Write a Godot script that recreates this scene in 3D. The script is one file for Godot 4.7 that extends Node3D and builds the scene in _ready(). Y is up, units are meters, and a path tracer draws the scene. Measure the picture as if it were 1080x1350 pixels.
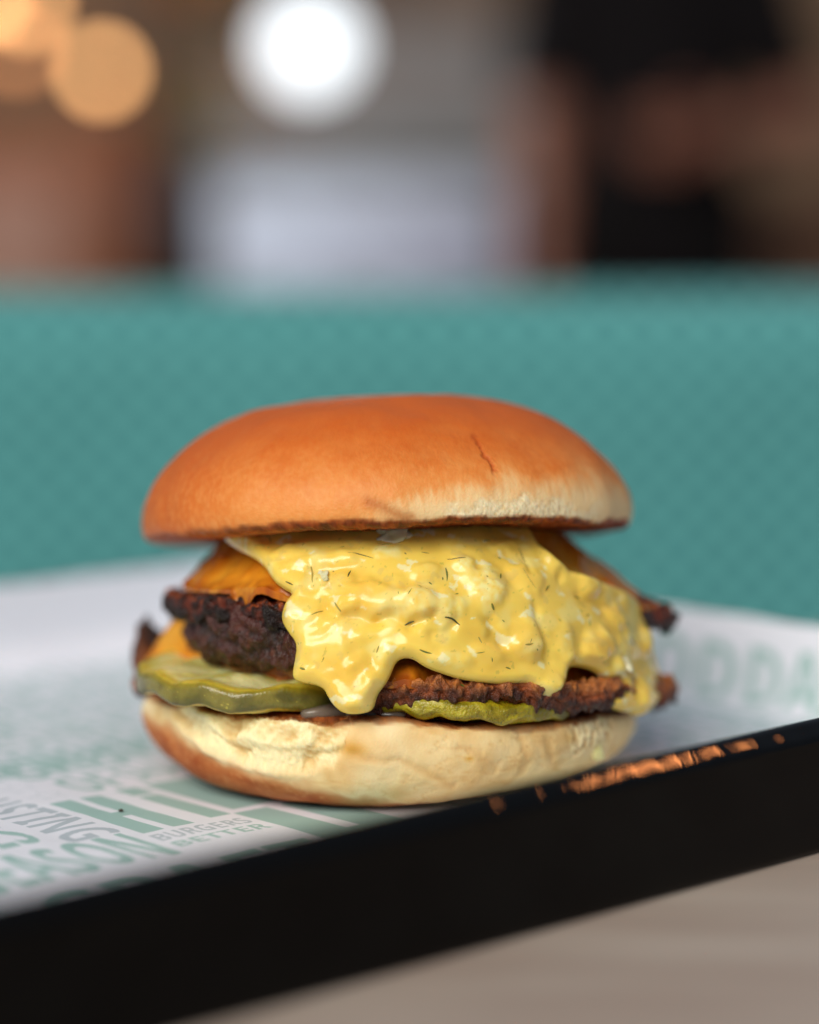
extends Node3D
# Close-up of a burger on a paper-lined tray. Lengths inside the builders are millimetres, turned into metres when a mesh is closed.

const LUMPS := [[-10.9, 40.3, 8.6, 9.2, 1.2, 0.15], [-17.9, 34.1, 4.3, 3.3, 0.9, 0.50], [-6.1, 48.8, 5.6, 7.0, 1.3, 0.10], [-2.6, 30.2, 9.9, 4.8, 1.6, 0.00], [6.1, 31.4, 5.0, 4.4, 1.5, 0.60], [13.1, 32.0, 3.6, 4.1, 1.0, 0.70], [22.2, 27.5, 6.6, 5.5, 0.9, 0.90], [18.2, 23.0, 3.6, 3.0, 0.8, 0.80], [8.5, 24.8, 5.0, 3.0, 0.7, 0.20], [-14.7, 21.6, 9.9, 2.6, 0.9, 0.10], [32.7, 25.8, 5.0, 6.3, 0.9, 0.00], [43.5, 22.8, 4.3, 4.1, 1.2, 0.10], [29.2, 39.7, 4.3, 5.5, 1.3, 0.20], [20.3, 42.8, 6.6, 3.3, 0.7, 0.10], [12.2, 43.5, 5.0, 2.6, 0.6, 0.50], [49.1, 41.2, 5.9, 4.8, 1.8, 0.20], [38.9, 40.7, 3.6, 4.8, 0.6, 0.30], [34.3, 49.5, 3.0, 3.3, 1.2, 0.30], [54.0, 46.2, 2.6, 3.7, 1.2, 0.50], [70.4, 41.0, 3.0, 3.7, 1.5, 0.20], [63.9, 52.7, 3.6, 5.5, 1.4, 0.20], [50.7, 28.0, 4.0, 3.7, 1.0, 0.10], [58.0, 34.5, 4.3, 4.4, 0.6, 0.00], [-0.7, 43.5, 2.3, 4.1, 0.5, 0.40], [-15.5, 26.8, 2.6, 2.6, 0.9, 0.60], [-9.3, 26.6, 3.3, 2.6, 0.8, 0.10], [-25.2, 19.6, 5.0, 3.0, 0.5, 0.00], [31.9, 17.2, 6.6, 2.2, 0.5, 0.00]]
const GROOVES := [[-13.1, 32.1, -9.6, 34.1, -5.5, 34.7, -0.1, 35.2, 5.2, 35.7, 10.1, 34.5], [-18.2, 21.7, -17.1, 24.7, -16.0, 28.0], [20.9, 34.5, 22.2, 38.0, 23.8, 40.6], [27.9, 20.2, 33.8, 21.6, 34.3, 24.8], [48.9, 19.3, 46.4, 22.9, 42.4, 26.5], [32.7, 32.3, 33.5, 39.0, 34.1, 44.9], [14.7, 30.4, 12.8, 36.3, 9.3, 38.3], [58.0, 37.9, 60.7, 43.1, 57.5, 47.7], [-8.7, 34.5, -10.9, 37.1, -14.1, 38.4], [46.4, 30.8, 53.2, 32.7, 61.2, 32.0]]
const FLECKS := [[-10.4, 20.4, -3.1, 21.2], [14.1, 21.2, 18.7, 21.4], [4.2, 30.7, 6.1, 27.6], [6.3, 28.0, 8.7, 29.2], [-17.6, 23.3, -16.0, 27.8], [-10.9, 31.2, -9.3, 33.4], [-15.2, 34.3, -13.3, 33.1], [11.7, 34.6, 14.9, 36.2], [16.8, 42.0, 19.8, 41.7], [3.6, 36.1, 5.5, 35.3], [34.9, 18.5, 34.9, 22.0], [36.5, 29.4, 38.1, 28.0], [61.0, 39.9, 63.1, 42.3], [69.6, 38.6, 75.0, 39.4], [-22.7, 26.8, -20.6, 27.7], [-18.2, 39.2, -17.4, 40.8], [-34.6, 14.3, -31.9, 16.7], [-36.5, 18.1, -32.4, 17.7], [18.7, 38.6, 19.2, 40.0], [21.9, 31.9, 22.5, 33.1], [27.9, 40.6, 29.7, 40.4], [48.3, 45.2, 49.7, 44.5], [66.6, 51.1, 72.8, 48.3], [64.5, 47.4, 69.0, 46.4], [8.2, 19.5, 10.1, 19.7], [13.3, 9.6, 15.7, 10.4], [41.1, 18.0, 42.7, 18.4], [-6.3, 48.6, -5.5, 48.9], [-12.5, 43.9, -12.0, 42.6], [-2.0, 41.8, -1.5, 40.3], [13.3, 23.5, 13.1, 26.6], [31.6, 24.2, 33.5, 29.1], [45.6, 30.5, 47.2, 31.0], [-2.3, 18.1, 1.2, 17.4], [-8.5, 26.0, -8.2, 24.2], [25.7, 15.9, 28.1, 15.7], [52.6, 22.3, 55.0, 25.9], [34.3, 43.5, 34.3, 47.5], [14.9, 48.6, 15.7, 49.1], [6.3, 41.2, 8.7, 42.0], [-16.8, 45.1, -15.7, 45.4], [23.8, 45.2, 24.9, 45.6], [53.2, 36.5, 55.6, 36.0], [37.6, 35.5, 38.4, 36.3], [2.3, 29.7, 2.3, 30.8], [25.2, 26.5, 26.2, 25.2]]
const OUTLINE := [-72.8, 4.0, -68.0, 9.9, -41.3, 17.7, -31.9, 21.3, -26.8, 26.1, -23.8, 27.8, -20.9, 29.1, -22.5, 30.9, -23.0, 34.9, -20.9, 37.7, -18.7, 40.1, -19.0, 43.5, -19.5, 47.0, -17.9, 48.4, -12.8, 49.0, -11.7, 51.5, -10.1, 53.7, -7.9, 54.9, -5.0, 54.8, -2.6, 54.0, -2.0, 50.8, -0.1, 48.3, 0.7, 46.7, 2.0, 43.2, 5.0, 42.8, 7.7, 45.0, 11.4, 46.4, 14.4, 47.5, 20.1, 48.6, 25.7, 48.8, 28.9, 48.6, 30.6, 51.1, 34.3, 52.4, 36.7, 51.5, 38.9, 48.8, 39.7, 46.4, 41.6, 45.5, 45.6, 46.1, 48.6, 47.1, 51.3, 48.9, 54.8, 49.4, 55.9, 50.9, 52.9, 53.0, 52.4, 54.4, 55.9, 56.1, 62.0, 56.8, 65.5, 58.3, 71.5, 57.2, 78.6, 54.2, 80.0, 49.8, 81.5, 45.7, 81.5, 40.4, 80.5, 37.0, 77.0, 33.6, 73.0, 30.5, 57.0, 26.4, 46.5, 23.6, 43.0, 19.8, 44.5, 14.0, 48.0, 9.0, 52.0, 4.0]

const TRAY_TURN := deg_to_rad(43.5)

var vc := Color.WHITE          # colour that a shape function leaves for the vertex it has just placed
var rng := RandomNumberGenerator.new()
var n_big := noise(11, 0.02, 3)
var n_mid := noise(12, 0.09, 3)
var n_fine := noise(13, 0.55, 3)
var n_cell := noise(14, 0.33, 2, FastNoiseLite.TYPE_CELLULAR)
var n_lace := noise(15, 0.28, 4)
var n_crumb := noise(16, 0.3, 2)


# ---------------------------------------------------------------- small tools
func noise(sd: int, f: float, oct := 3, type := FastNoiseLite.TYPE_SIMPLEX_SMOOTH) -> FastNoiseLite:
	var n := FastNoiseLite.new()
	n.seed = sd
	n.noise_type = type
	n.frequency = f
	n.fractal_type = FastNoiseLite.FRACTAL_FBM
	n.fractal_octaves = oct
	return n


func ss(a: float, b: float, x: float) -> float:
	return smoothstep(a, b, x)


func rgb(r: float, g: float, b: float) -> Color:
	return Color(r / 255.0, g / 255.0, b / 255.0)


func win(x: float, c: float, w: float) -> float:   # soft bump of half-width w round c
	var d := absf(x - c) / w
	return 0.0 if d >= 1.0 else (1.0 - d * d) * (1.0 - d * d)


func curve(p: Array, x: float) -> float:            # piecewise smooth through [x0, y0, x1, y1, ...]
	if x <= p[0]:
		return p[1]
	for i in range(2, p.size(), 2):
		if x <= p[i]:
			return lerpf(p[i - 1], p[i + 1], ss(p[i - 2], p[i], x))
	return p[p.size() - 1]


func finish(v: PackedVector3Array, n: PackedVector3Array, idx: PackedInt32Array, c := PackedColorArray(), uv := PackedVector2Array()) -> ArrayMesh:
	var total := 0.0
	var step := maxi(1, idx.size() / 3 / 3000)
	for t in range(0, idx.size() / 3, step):
		var a := idx[t * 3]
		total += (v[idx[t * 3 + 2]] - v[a]).cross(v[idx[t * 3 + 1]] - v[a]).dot(n[a])
	if total < 0.0:
		for t in range(0, idx.size(), 3):
			var k := idx[t + 1]
			idx[t + 1] = idx[t + 2]
			idx[t + 2] = k
	for i in v.size():
		v[i] *= 0.001
	var a := []
	a.resize(Mesh.ARRAY_MAX)
	a[Mesh.ARRAY_VERTEX] = v
	a[Mesh.ARRAY_NORMAL] = n
	a[Mesh.ARRAY_INDEX] = idx
	if c.size():
		a[Mesh.ARRAY_COLOR] = c
	if uv.size():
		a[Mesh.ARRAY_TEX_UV] = uv
	var m := ArrayMesh.new()
	m.add_surface_from_arrays(Mesh.PRIMITIVE_TRIANGLES, a)
	return m


func spline(p: Array, count: int) -> PackedVector2Array:   # evenly spaced points on a smooth curve through p
	var cv := Curve2D.new()
	for i in p.size():
		var a: Vector2 = p[maxi(i - 1, 0)]
		var b: Vector2 = p[mini(i + 1, p.size() - 1)]
		var q: Vector2 = p[i]
		var l := (b - a).normalized() if i > 0 and i < p.size() - 1 else Vector2.ZERO
		cv.add_point(q, -l * q.distance_to(a) * 0.33, l * q.distance_to(b) * 0.33)
	cv.bake_interval = 0.1
	var out := PackedVector2Array()
	var total := cv.get_baked_length()
	for i in count:
		out.append(cv.sample_baked(total * i / (count - 1), true))
	return out


# A profile (r, h) turned about the y axis; shape.call(angle, t, r, h, nr, nh) gives the place of each vertex, in mm, and leaves its colour in vc. Angle 0 faces +z.
func lathe(nt: int, ns: int, prof: Array, shape: Callable, warp := 0.6, from := -PI, to := PI) -> ArrayMesh:
	var p := spline(prof, ns)
	var full := to - from > TAU - 0.01
	var cols := nt if full else nt + 1
	var v := PackedVector3Array()
	var c := PackedColorArray()
	v.resize(cols * ns)
	c.resize(cols * ns)
	for j in ns:
		var d := (p[mini(j + 1, ns - 1)] - p[maxi(j - 1, 0)]).normalized()
		for i in cols:
			var th := from + (to - from) * i / nt
			th -= warp * sin(th)
			v[j * cols + i] = shape.call(th, float(j) / (ns - 1), p[j].x, p[j].y, d.y, -d.x)
			c[j * cols + i] = vc
	return grid(v, c, cols, ns, full)


func grid(v: PackedVector3Array, c: PackedColorArray, cols: int, rows: int, wrapped: bool, uv := PackedVector2Array(), flip := false) -> ArrayMesh:
	var n := PackedVector3Array()
	n.resize(v.size())
	var idx := PackedInt32Array()
	for j in rows:
		var ja := maxi(j - 1, 0) * cols
		var jb := mini(j + 1, rows - 1) * cols
		for i in cols:
			var ia := (i - 1 + cols) % cols if wrapped else maxi(i - 1, 0)
			var ib := (i + 1) % cols if wrapped else mini(i + 1, cols - 1)
			var k := (v[j * cols + ib] - v[j * cols + ia]).cross(v[jb + i] - v[ja + i])
			n[j * cols + i] = (k if not flip else -k).normalized() if k.length_squared() > 1e-14 else Vector3.UP
			if j < rows - 1 and (wrapped or i < cols - 1):
				var a := j * cols + i
				var b := j * cols + (i + 1) % cols
				idx.append_array([a, b, a + cols, b, b + cols, a + cols])
	return finish(v, n, idx, c, uv)


func obj(called: String, m: Mesh, material: Material, parent: Node = self) -> MeshInstance3D:
	var o := MeshInstance3D.new()
	o.name = called
	o.mesh = m
	o.material_override = material
	parent.add_child(o, true)
	return o


func thing(called: String, label: String, category: String, at := Vector3.ZERO, turn := 0.0, group := "") -> Node3D:
	var o := Node3D.new()
	o.name = called
	add_child(o, true)
	o.position = at
	o.rotation.y = turn
	tag(o, label, category, group)
	return o


func tag(o: Node, label: String, category: String, group := "") -> void:
	o.set_meta("label", label)
	o.set_meta("category", category)
	if group:
		o.set_meta("group", group)


func structure(o: Node, label: String) -> void:
	o.set_meta("kind", "structure")
	o.set_meta("label", label)
	o.set_meta("category", o.name.to_lower().replace("_", " "))


func part_label(o: Node, label: String) -> Node:
	o.set_meta("label", label)
	return o


func mat(color: Color, rough := 0.6, spec := 0.5) -> StandardMaterial3D:
	var m := StandardMaterial3D.new()
	m.albedo_color = color
	m.roughness = rough
	m.metallic_specular = spec
	return m


func vmat(rough := 0.6, sss := 0.0, spec := 0.5) -> StandardMaterial3D:
	var m := mat(Color.WHITE, rough, spec)
	m.vertex_color_use_as_albedo = true
	m.vertex_color_is_srgb = true
	if sss > 0.0:
		m.subsurf_scatter_enabled = true
		m.subsurf_scatter_strength = sss
	return m


func noise_tex(sd: int, f: float, size := 512, oct := 4, type := FastNoiseLite.TYPE_SIMPLEX_SMOOTH, ramp: Gradient = null) -> NoiseTexture2D:
	var t := NoiseTexture2D.new()
	t.width = size
	t.height = size
	t.seamless = true
	t.noise = noise(sd, f, oct, type)
	if ramp:
		t.color_ramp = ramp
	return t


func relief(m: StandardMaterial3D, tex: Texture2D, depth_cm: float, tile_mm: float) -> void:
	m.heightmap_enabled = true
	m.heightmap_texture = tex
	m.heightmap_scale = depth_cm
	m.uv1_triplanar = true
	m.uv1_scale = Vector3.ONE * (1000.0 / tile_mm)


func box_mesh(size: Vector3, r := 0.004) -> ArrayMesh:      # a box with chamfered edges, in metres, its base at y = 0
	var st := SurfaceTool.new()
	st.begin(Mesh.PRIMITIVE_TRIANGLES)
	st.set_smooth_group(-1)
	var h := size / 2
	var q := Vector3(h.x - r, h.y - r, h.z - r)
	var fs := [Vector3.RIGHT, Vector3.LEFT, Vector3.UP, Vector3.DOWN, Vector3.BACK, Vector3.FORWARD]
	var face := func(a: Vector3, b: Vector3, c: Vector3, d: Vector3):
		var nn := (c - a).cross(b - a)
		if nn.dot(a + b + c + d) < 0:
			var k := b
			b = d
			d = k
		for t in [a, b, c, a, c, d]:
			st.add_vertex(t + Vector3(0, h.y, 0))
	for n in fs:
		var u := Vector3(n.y, n.z, n.x)
		var w: Vector3 = n.cross(u)
		var at := func(su, sw): return n * (h * n.abs()).length() + u * su * (q * u.abs()).length() + w * sw * (q * w.abs()).length()
		face.call(at.call(-1, -1), at.call(1, -1), at.call(1, 1), at.call(-1, 1))
	for i in 3:
		for s in [-1.0, 1.0]:
			for t in [-1.0, 1.0]:
				var e := [Vector3.RIGHT, Vector3.UP, Vector3.BACK]
				var a: Vector3 = e[i] * q[i]
				var u: Vector3 = e[(i + 1) % 3] * s
				var w: Vector3 = e[(i + 2) % 3] * t
				var b1: Vector3 = u * h[(i + 1) % 3] + w * q[(i + 2) % 3]
				var b2: Vector3 = u * q[(i + 1) % 3] + w * h[(i + 2) % 3]
				face.call(a + b1, -a + b1, -a + b2, a + b2)
	for s in [-1.0, 1.0]:
		for t in [-1.0, 1.0]:
			for k in [-1.0, 1.0]:
				var p := [Vector3(s * h.x, t * q.y, k * q.z), Vector3(s * q.x, t * h.y, k * q.z), Vector3(s * q.x, t * q.y, k * h.z)]
				var nn: Vector3 = (p[2] - p[0]).cross(p[1] - p[0])
				if nn.dot(Vector3(s, t, k)) < 0:
					p = [p[0], p[2], p[1]]
				for v in p:
					st.add_vertex(v + Vector3(0, h.y, 0))
	st.generate_normals()
	return st.commit()


func tube(pts: Array, radii: Array, sides := 8) -> ArrayMesh:      # in mm
	var v := PackedVector3Array()
	var c := PackedColorArray()
	for j in pts.size():
		var p: Vector3 = pts[j]
		var d: Vector3 = (pts[mini(j + 1, pts.size() - 1)] - pts[maxi(j - 1, 0)]).normalized()
		var u := d.cross(Vector3.UP if absf(d.y) < 0.9 else Vector3.RIGHT).normalized()
		var w := d.cross(u)
		for i in sides:
			var a := TAU * i / sides
			v.append(p + (u * cos(a) + w * sin(a)) * radii[j])
			c.append(Color.WHITE)
	var n := PackedVector3Array()
	var idx := PackedInt32Array()
	for j in pts.size():
		for i in sides:
			n.append((v[j * sides + i] - pts[j]).normalized() if radii[j] > 0.0 else Vector3.UP)
			if j < pts.size() - 1:
				var a := j * sides + i
				var b := j * sides + (i + 1) % sides
				idx.append_array([a, b, a + sides, b, b + sides, a + sides])
	return finish(v, n, idx)


# ---------------------------------------------------------------- the burger
func seg_dist(p: Vector2, pts: Array) -> float:
	var best := 1e9
	for i in range(0, pts.size() - 2, 2):
		var q := Geometry2D.get_closest_point_to_segment(p, Vector2(pts[i], pts[i + 1]), Vector2(pts[i + 2], pts[i + 3]))
		best = minf(best, p.distance_to(q))
	return best


func bun_skin(seed_: int) -> StandardMaterial3D:
	var m := vmat(0.5, 0.12, 0.35)
	relief(m, noise_tex(seed_, 0.03, 512, 5), 0.009, 14.0)
	return m


func top_bun_point(th: float, t: float, r: float, h: float, nr: float, nh: float) -> Vector3:
	var x := r * sin(th)
	var z := r * cos(th)
	var q := Vector3(x, h, z)
	var big := n_big.get_noise_3dv(q)
	var mid := n_mid.get_noise_3dv(q)
	var fine := n_fine.get_noise_3dv(q)
	var streak := n_fine.get_noise_3d(th * 60.0, h * 0.25, 7.0)
	var d := big * 1.3 + mid * 0.22 + fine * 0.04
	var outer := ss(0.30, 0.36, t)
	var side := ss(24.0, 6.0, h) * outer
	d += streak * 0.03 * side
	var crack := 9.0
	if x > 15.0 and x < 30.0 and z > 0 and outer > 0.5:
		crack = seg_dist(Vector2(x + fine * 0.7 + mid * 0.8, h), [22.6, 8.8, 23.3, 10.6, 22.9, 12.4, 22.6, 13.6, 21.5, 15.0, 21.2, 16.6, 20.0, 18.6, 19.2, 19.5])
		d -= 0.55 * exp(-pow(crack / 0.38, 2)) * ss(9.0, 12.0, h) * ss(20.0, 16.0, h)
	# colour: baked crown, paler flank, cream where it touched its neighbour in the tin
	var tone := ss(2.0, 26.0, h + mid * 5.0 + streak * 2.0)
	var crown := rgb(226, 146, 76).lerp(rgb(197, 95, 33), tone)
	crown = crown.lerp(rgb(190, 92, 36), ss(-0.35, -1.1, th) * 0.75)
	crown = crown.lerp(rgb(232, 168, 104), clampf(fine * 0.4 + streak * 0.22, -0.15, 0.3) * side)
	var hc := curve([-0.25, 1.5, 0.15, 4.0, 0.5, 7.4, 1.0, 9.0, 1.45, 7.0, 2.0, 3.0], th)
	var pale := ss(hc * 1.7, hc * 0.4, h + mid * 2.5 + streak * 2.2) * ss(-0.3, 0.25, th) * ss(2.0, 1.4, th)
	var col := crown.lerp(rgb(238, 206, 152), pale)
	var torn := ss(0.16, 0.28, th + mid * 0.2) * ss(1.05, 0.85, th) * ss(5.2 + mid * 4.0 + fine * 1.5, 3.2 + mid * 4.0 + fine * 1.5, h) * outer
	if torn > 0.0:
		var pore := n_lace.get_noise_3d(q.x * 2.6, q.y * 4.5, q.z * 2.6)
		d += torn * (pore * 0.14 + fine * 0.14 - 0.22)
		col = col.lerp(rgb(244, 226, 182).lerp(rgb(226, 194, 138), clampf(-pore * 1.6, 0.0, 1.0)), torn)
	var toast := ss(1.5 + mid * 0.9 + fine * 0.4, 0.5 + mid * 0.8, h)
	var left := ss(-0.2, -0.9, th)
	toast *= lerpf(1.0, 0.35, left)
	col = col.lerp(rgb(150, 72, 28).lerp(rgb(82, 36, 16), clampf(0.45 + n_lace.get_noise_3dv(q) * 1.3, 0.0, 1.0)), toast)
	d += toast * outer * n_lace.get_noise_3dv(q * 1.5) * 0.5
	if absf(x) < 12.0 and z > 0.0 and h < 9.0:
		var seam := seg_dist(Vector2(x + fine * 0.8, h), [-3.5, 4.6, -0.5, 3.6, 2.0, 2.2, 5.0, 1.2])
		col = col.lerp(rgb(150, 74, 26), exp(-pow(seam / 1.2, 2)) * 0.45 * outer)
		d -= 0.15 * exp(-pow(seam / 0.4, 2)) * outer
	if crack < 2.0:
		col = col.lerp(rgb(150, 58, 18), exp(-pow(crack / 0.45, 2)) * 0.5 * ss(9.0, 12.0, h))
	if outer < 1.0:
		var u := n_lace.get_noise_3dv(q * 0.8)
		col = rgb(150, 80, 40).lerp(rgb(96, 46, 24), clampf(0.5 + u * 1.2, 0.0, 1.0)).lerp(col, outer)
		d = lerpf(u * 0.5, d, outer)
	vc = col
	return Vector3((r + nr * d) * sin(th), h + nh * d + ss(4.0, 0.0, h) * mid * 0.35, (r + nr * d) * cos(th))


func bottom_rim(th: float) -> float:
	return curve([-3.2, 13.0, -1.6, 16.5, -0.85, 20.4, -0.3, 21.0, 0.0, 20.8, 0.35, 19.0, 0.9, 17.6, 1.6, 13.5, 3.2, 13.0], th)


func bottom_bun_point(th: float, t: float, r: float, h: float, nr: float, nh: float) -> Vector3:
	var k := bottom_rim(th) / 20.0
	h *= lerpf(1.0, k, ss(2.0, 15.0, h))
	var x := r * sin(th)
	var z := r * cos(th)
	var q := Vector3(x, h, z)
	var big := n_big.get_noise_3dv(q + Vector3(90, 0, 0))
	var mid := n_mid.get_noise_3dv(q + Vector3(90, 0, 0))
	var fine := n_fine.get_noise_3dv(q)
	var d := big * 1.4 + mid * 0.3 + fine * 0.03
	var up := bottom_rim(th)
	# creases run along the cream flank on the right
	var fold := absf(n_mid.get_noise_3d(th * 22.0, h * 1.7, 3.0))
	var on_right := ss(-0.15, 0.1, th) * ss(1.5, 1.2, th)
	d -= ss(0.07, 0.0, fold) * 0.1 * on_right * ss(1.0, 4.0, h)
	var cr := 9.0
	if z > 0.0 and th > -0.2 and th < 1.0 and h > 3.0:
		var pc := Vector2(th * 56.0 + mid * 2.0 + fine * 0.4, h + mid * 1.0)
		for line in [[-6.0, 14.5, 1.0, 12.8, 9.0, 9.6, 15.0, 6.0], [15.0, 15.0, 20.0, 13.2, 24.0, 9.0], [29.0, 16.0, 32.0, 12.0, 31.0, 7.0], [37.0, 15.0, 39.0, 10.0]]:
			cr = minf(cr, seg_dist(pc, line))
		d += -0.2 * exp(-pow(cr / 0.9, 2)) + 0.1 * exp(-pow((cr - 1.8) / 1.1, 2))
	var edge := curve([-1.9, 13.0, -1.5, 14.6, -1.06, 14.6, -0.82, 12.4, -0.66, 10.2, -0.5, 8.2, -0.34, 6.2, -0.1, 3.0, 0.1, 1.4, 0.4, 0.6], th)
	var crust := ss(1.3, -1.5, h - edge + mid * 2.4)
	var cream := rgb(238, 208, 152).lerp(rgb(222, 180, 118), clampf(mid * 1.2 + 0.25 + ss(0.07, 0.0, fold) * 0.45, 0.0, 1.0))
	cream = cream.lerp(rgb(244, 226, 184), clampf(big * 1.5, 0.0, 0.6))
	cream = cream.lerp(rgb(206, 160, 98), exp(-pow(cr / 0.9, 2)) * 0.38)
	var baked := rgb(190, 110, 58).lerp(rgb(160, 80, 38), clampf(0.4 + mid * 1.5, 0.0, 1.0)).lerp(rgb(214, 150, 96), clampf(fine * 0.9, 0.0, 0.5))
	baked = baked.lerp(rgb(206, 152, 100), ss(edge - 3.5, edge + 0.5, h))
	baked = baked.lerp(rgb(120, 60, 30), ss(2.2, 0.2, h) * 0.7)
	var col := cream.lerp(baked, crust)
	# the torn patch of open crumb, left of the middle
	var hole := 0.0
	if th > -1.2 and th < 0.1 and h > 7.0:
		var pp := Vector2(th * 56.0 + mid * 2.4, h + fine * 0.3)
		var low := curve([-60.0, 17.5, -54.0, 17.0, -49.0, 15.2, -40.0, 12.4, -31.0, 10.6, -20.0, 9.6, -11.0, 11.2, -8.0, 15.0, -7.5, 24.0], pp.x)
		hole = ss(-1.0, 1.6, pp.y - low + fine * 0.8) * ss(-60.0, -55.0, pp.x) * ss(-6.0 + mid * 5.0, -12.0 + mid * 5.0, pp.x)
		var lip := win(pp.y, low - 0.9, 1.6) * ss(-60.0, -52.0, pp.x) * ss(-7.0, -12.0, pp.x)
		d += lip * 0.5 * ss(-14.0, -26.0, pp.x)
	if hole > 0.0:
		var crumb := n_lace.get_noise_3d(q.x * 1.5, q.y * 3.4, q.z * 1.5)
		var crumb2 := n_fine.get_noise_3dv(q * 1.6)
		var low2 := curve([-60.0, 17.5, -49.0, 15.2, -31.0, 10.6, -11.0, 11.2], th * 56.0)
		d += hole * (-1.1 + mid * 1.6 * ss(up, up - 4.0, h) + crumb * 0.42 + crumb2 * 0.3 + win(h, low2 + 4.5 + mid * 3.0, 2.2) * 1.1)
		col = col.lerp(rgb(246, 230, 178).lerp(rgb(206, 170, 108), clampf(-mid * 1.5 - crumb * 0.7 + ss(low2 + 5.0, low2 + 9.5, h) * 0.55 + 0.12 + win(h, low2 + 2.6 + mid * 2.0, 1.0) * 0.35, 0.0, 0.95)), hole)
	for s in [[-0.13, 15.2, 0.05, 1.5], [0.31, 12.5, 0.02, 0.6], [0.82, 14.2, 0.06, 1.2]]:
		col = col.lerp(rgb(204, 146, 58), 0.8 * exp(-pow((th - s[0]) / s[2], 2) - pow((h - s[1]) / s[3], 2)))
	# ragged crumb where the bun has split on the right, below the cut edge
	var split := ss(0.74, 0.84, th) * ss(1.12, 1.02, th) * ss(8.0, 12.0, h) * ss(up + 0.5, up - 1.0, h)
	if split > 0.0:
		var c3 := n_lace.get_noise_3d(q.x * 2.2, q.y * 1.3, q.z * 2.2)
		d += split * (c3 * 1.3 + fine * 0.5 - 0.4)
		col = col.lerp(rgb(244, 222, 172).lerp(rgb(196, 144, 84), clampf(-c3 * 2.2, 0.0, 1.0)), split)
	# toasted cut edge and face
	var flap := 1.3 * win(th, 0.62, 0.24)
	var cut := ss(up - 1.0 + mid * 1.4 - flap, up - 0.2 + mid * 1.0 - flap, h) * ss(0.5, 0.6, t)
	col = col.lerp(rgb(150, 76, 30).lerp(rgb(78, 34, 16), clampf(0.4 + n_lace.get_noise_3dv(q) * 1.4, 0.0, 1.0)), cut)
	d += cut * n_lace.get_noise_3dv(q) * 0.7
	if r < 52.0 and t > 0.5:
		d *= 0.4
	vc = col
	return Vector3((r + nr * d) * sin(th), maxf(h + nh * d, 0.0), (r + nr * d) * cos(th))


# lower and upper patty lie tilted back: height of their planes at (x, z)
func plane_a(z: float) -> float:
	return 43.6 + 0.105 * z
func plane_b(z: float) -> float:
	return 22.6 + 0.165 * z


func rim_a(th: float) -> float:
	return curve([-3.2, 57.0, -1.6, 50.5, -1.2, 51.5, -0.6, 53.0, 0.0, 51.0, 0.7, 50.5, 1.15, 54.5, 1.4, 62.0, 1.6, 65.5, 2.0, 62.0, 3.2, 57.0], th)
func edge_a(th: float) -> float:
	return rim_a(th) + n_mid.get_noise_2d(sin(th) * 40.0, cos(th) * 40.0) * 2.6 + n_lace.get_noise_2d(sin(th) * 55.0, cos(th) * 55.0) * 1.6
func rim_b(th: float) -> float:
	return curve([-3.2, 60.0, -1.9, 62.0, -1.55, 60.0, -1.15, 46.0, -0.3, 44.0, -0.08, 55.0, 0.25, 57.8, 0.7, 60.5, 1.1, 60.0, 1.57, 65.5, 2.1, 62.0, 3.2, 60.0], th)
func edge_b(th: float) -> float:
	return rim_b(th) + n_mid.get_noise_2d(sin(th) * 40.0 + 70.0, cos(th) * 40.0) * 1.6 + n_lace.get_noise_2d(sin(th) * 55.0 + 70.0, cos(th) * 55.0) * 1.3


func crust_shape(upper: bool) -> Callable:
	return func(th: float, _t: float, r: float, h: float, nr: float, nh: float) -> Vector3:
		var e := (rim_a(th) if upper else rim_b(th)) + n_mid.get_noise_2d(th * 25.0, 80.0 if upper else 20.0) * 2.0
		var rr := e + r
		h *= 1.25 if upper else 1.6
		var q := Vector3(rr * sin(th), h + (60.0 if upper else 0.0), rr * cos(th))
		var lace := n_crumb.get_noise_3dv(q)
		var cell := n_cell.get_noise_3dv(q * 1.1)
		var fine := n_fine.get_noise_3dv(q * 0.8)
		var d := lace * 1.9 - cell * 1.5 + fine * 0.4 - 0.6
		var x := (rr + nr * d) * sin(th)
		var z := (rr + nr * d) * cos(th)
		var y := (plane_a(z) if upper else plane_b(z)) + h + nh * d + n_mid.get_noise_2d(x, z) * 1.8
		if upper:
			y -= 4.0 * ss(0.9, 1.5, th) * ss(-8.0, 0.0, r) + 1.5 * ss(2.2, 1.6, absf(th))
		else:
			y += 14.0 * win(th, -1.85, 0.4) * ss(-8.0, 0.0, r) - 1.0 * ss(0.4, 0.8, th)
		var dark := clampf(0.45 + lace * 1.2 - fine * 0.5 - h * 0.12, 0.0, 1.0)
		vc = rgb(112, 48, 28).lerp(rgb(28, 12, 9), clampf(dark + 0.15, 0.0, 1.0))
		if not upper:
			vc = rgb(150, 80, 44).lerp(rgb(60, 29, 17), dark)
			vc = vc.lerp(rgb(206, 128, 62), ss(-0.4, 1.8, h + lace * 2.0) * clampf(0.75 + fine, 0.0, 1.0) * 0.8)
			vc = vc.lerp(rgb(46, 26, 22), 0.85 * win(th, -1.9, 0.6))
		else:
			vc = vc.lerp(rgb(170, 84, 34), ss(0.6, 1.8, h) * ss(0.1, 0.4, fine + lace * 0.5))
		return Vector3(x, y, z)


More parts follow.
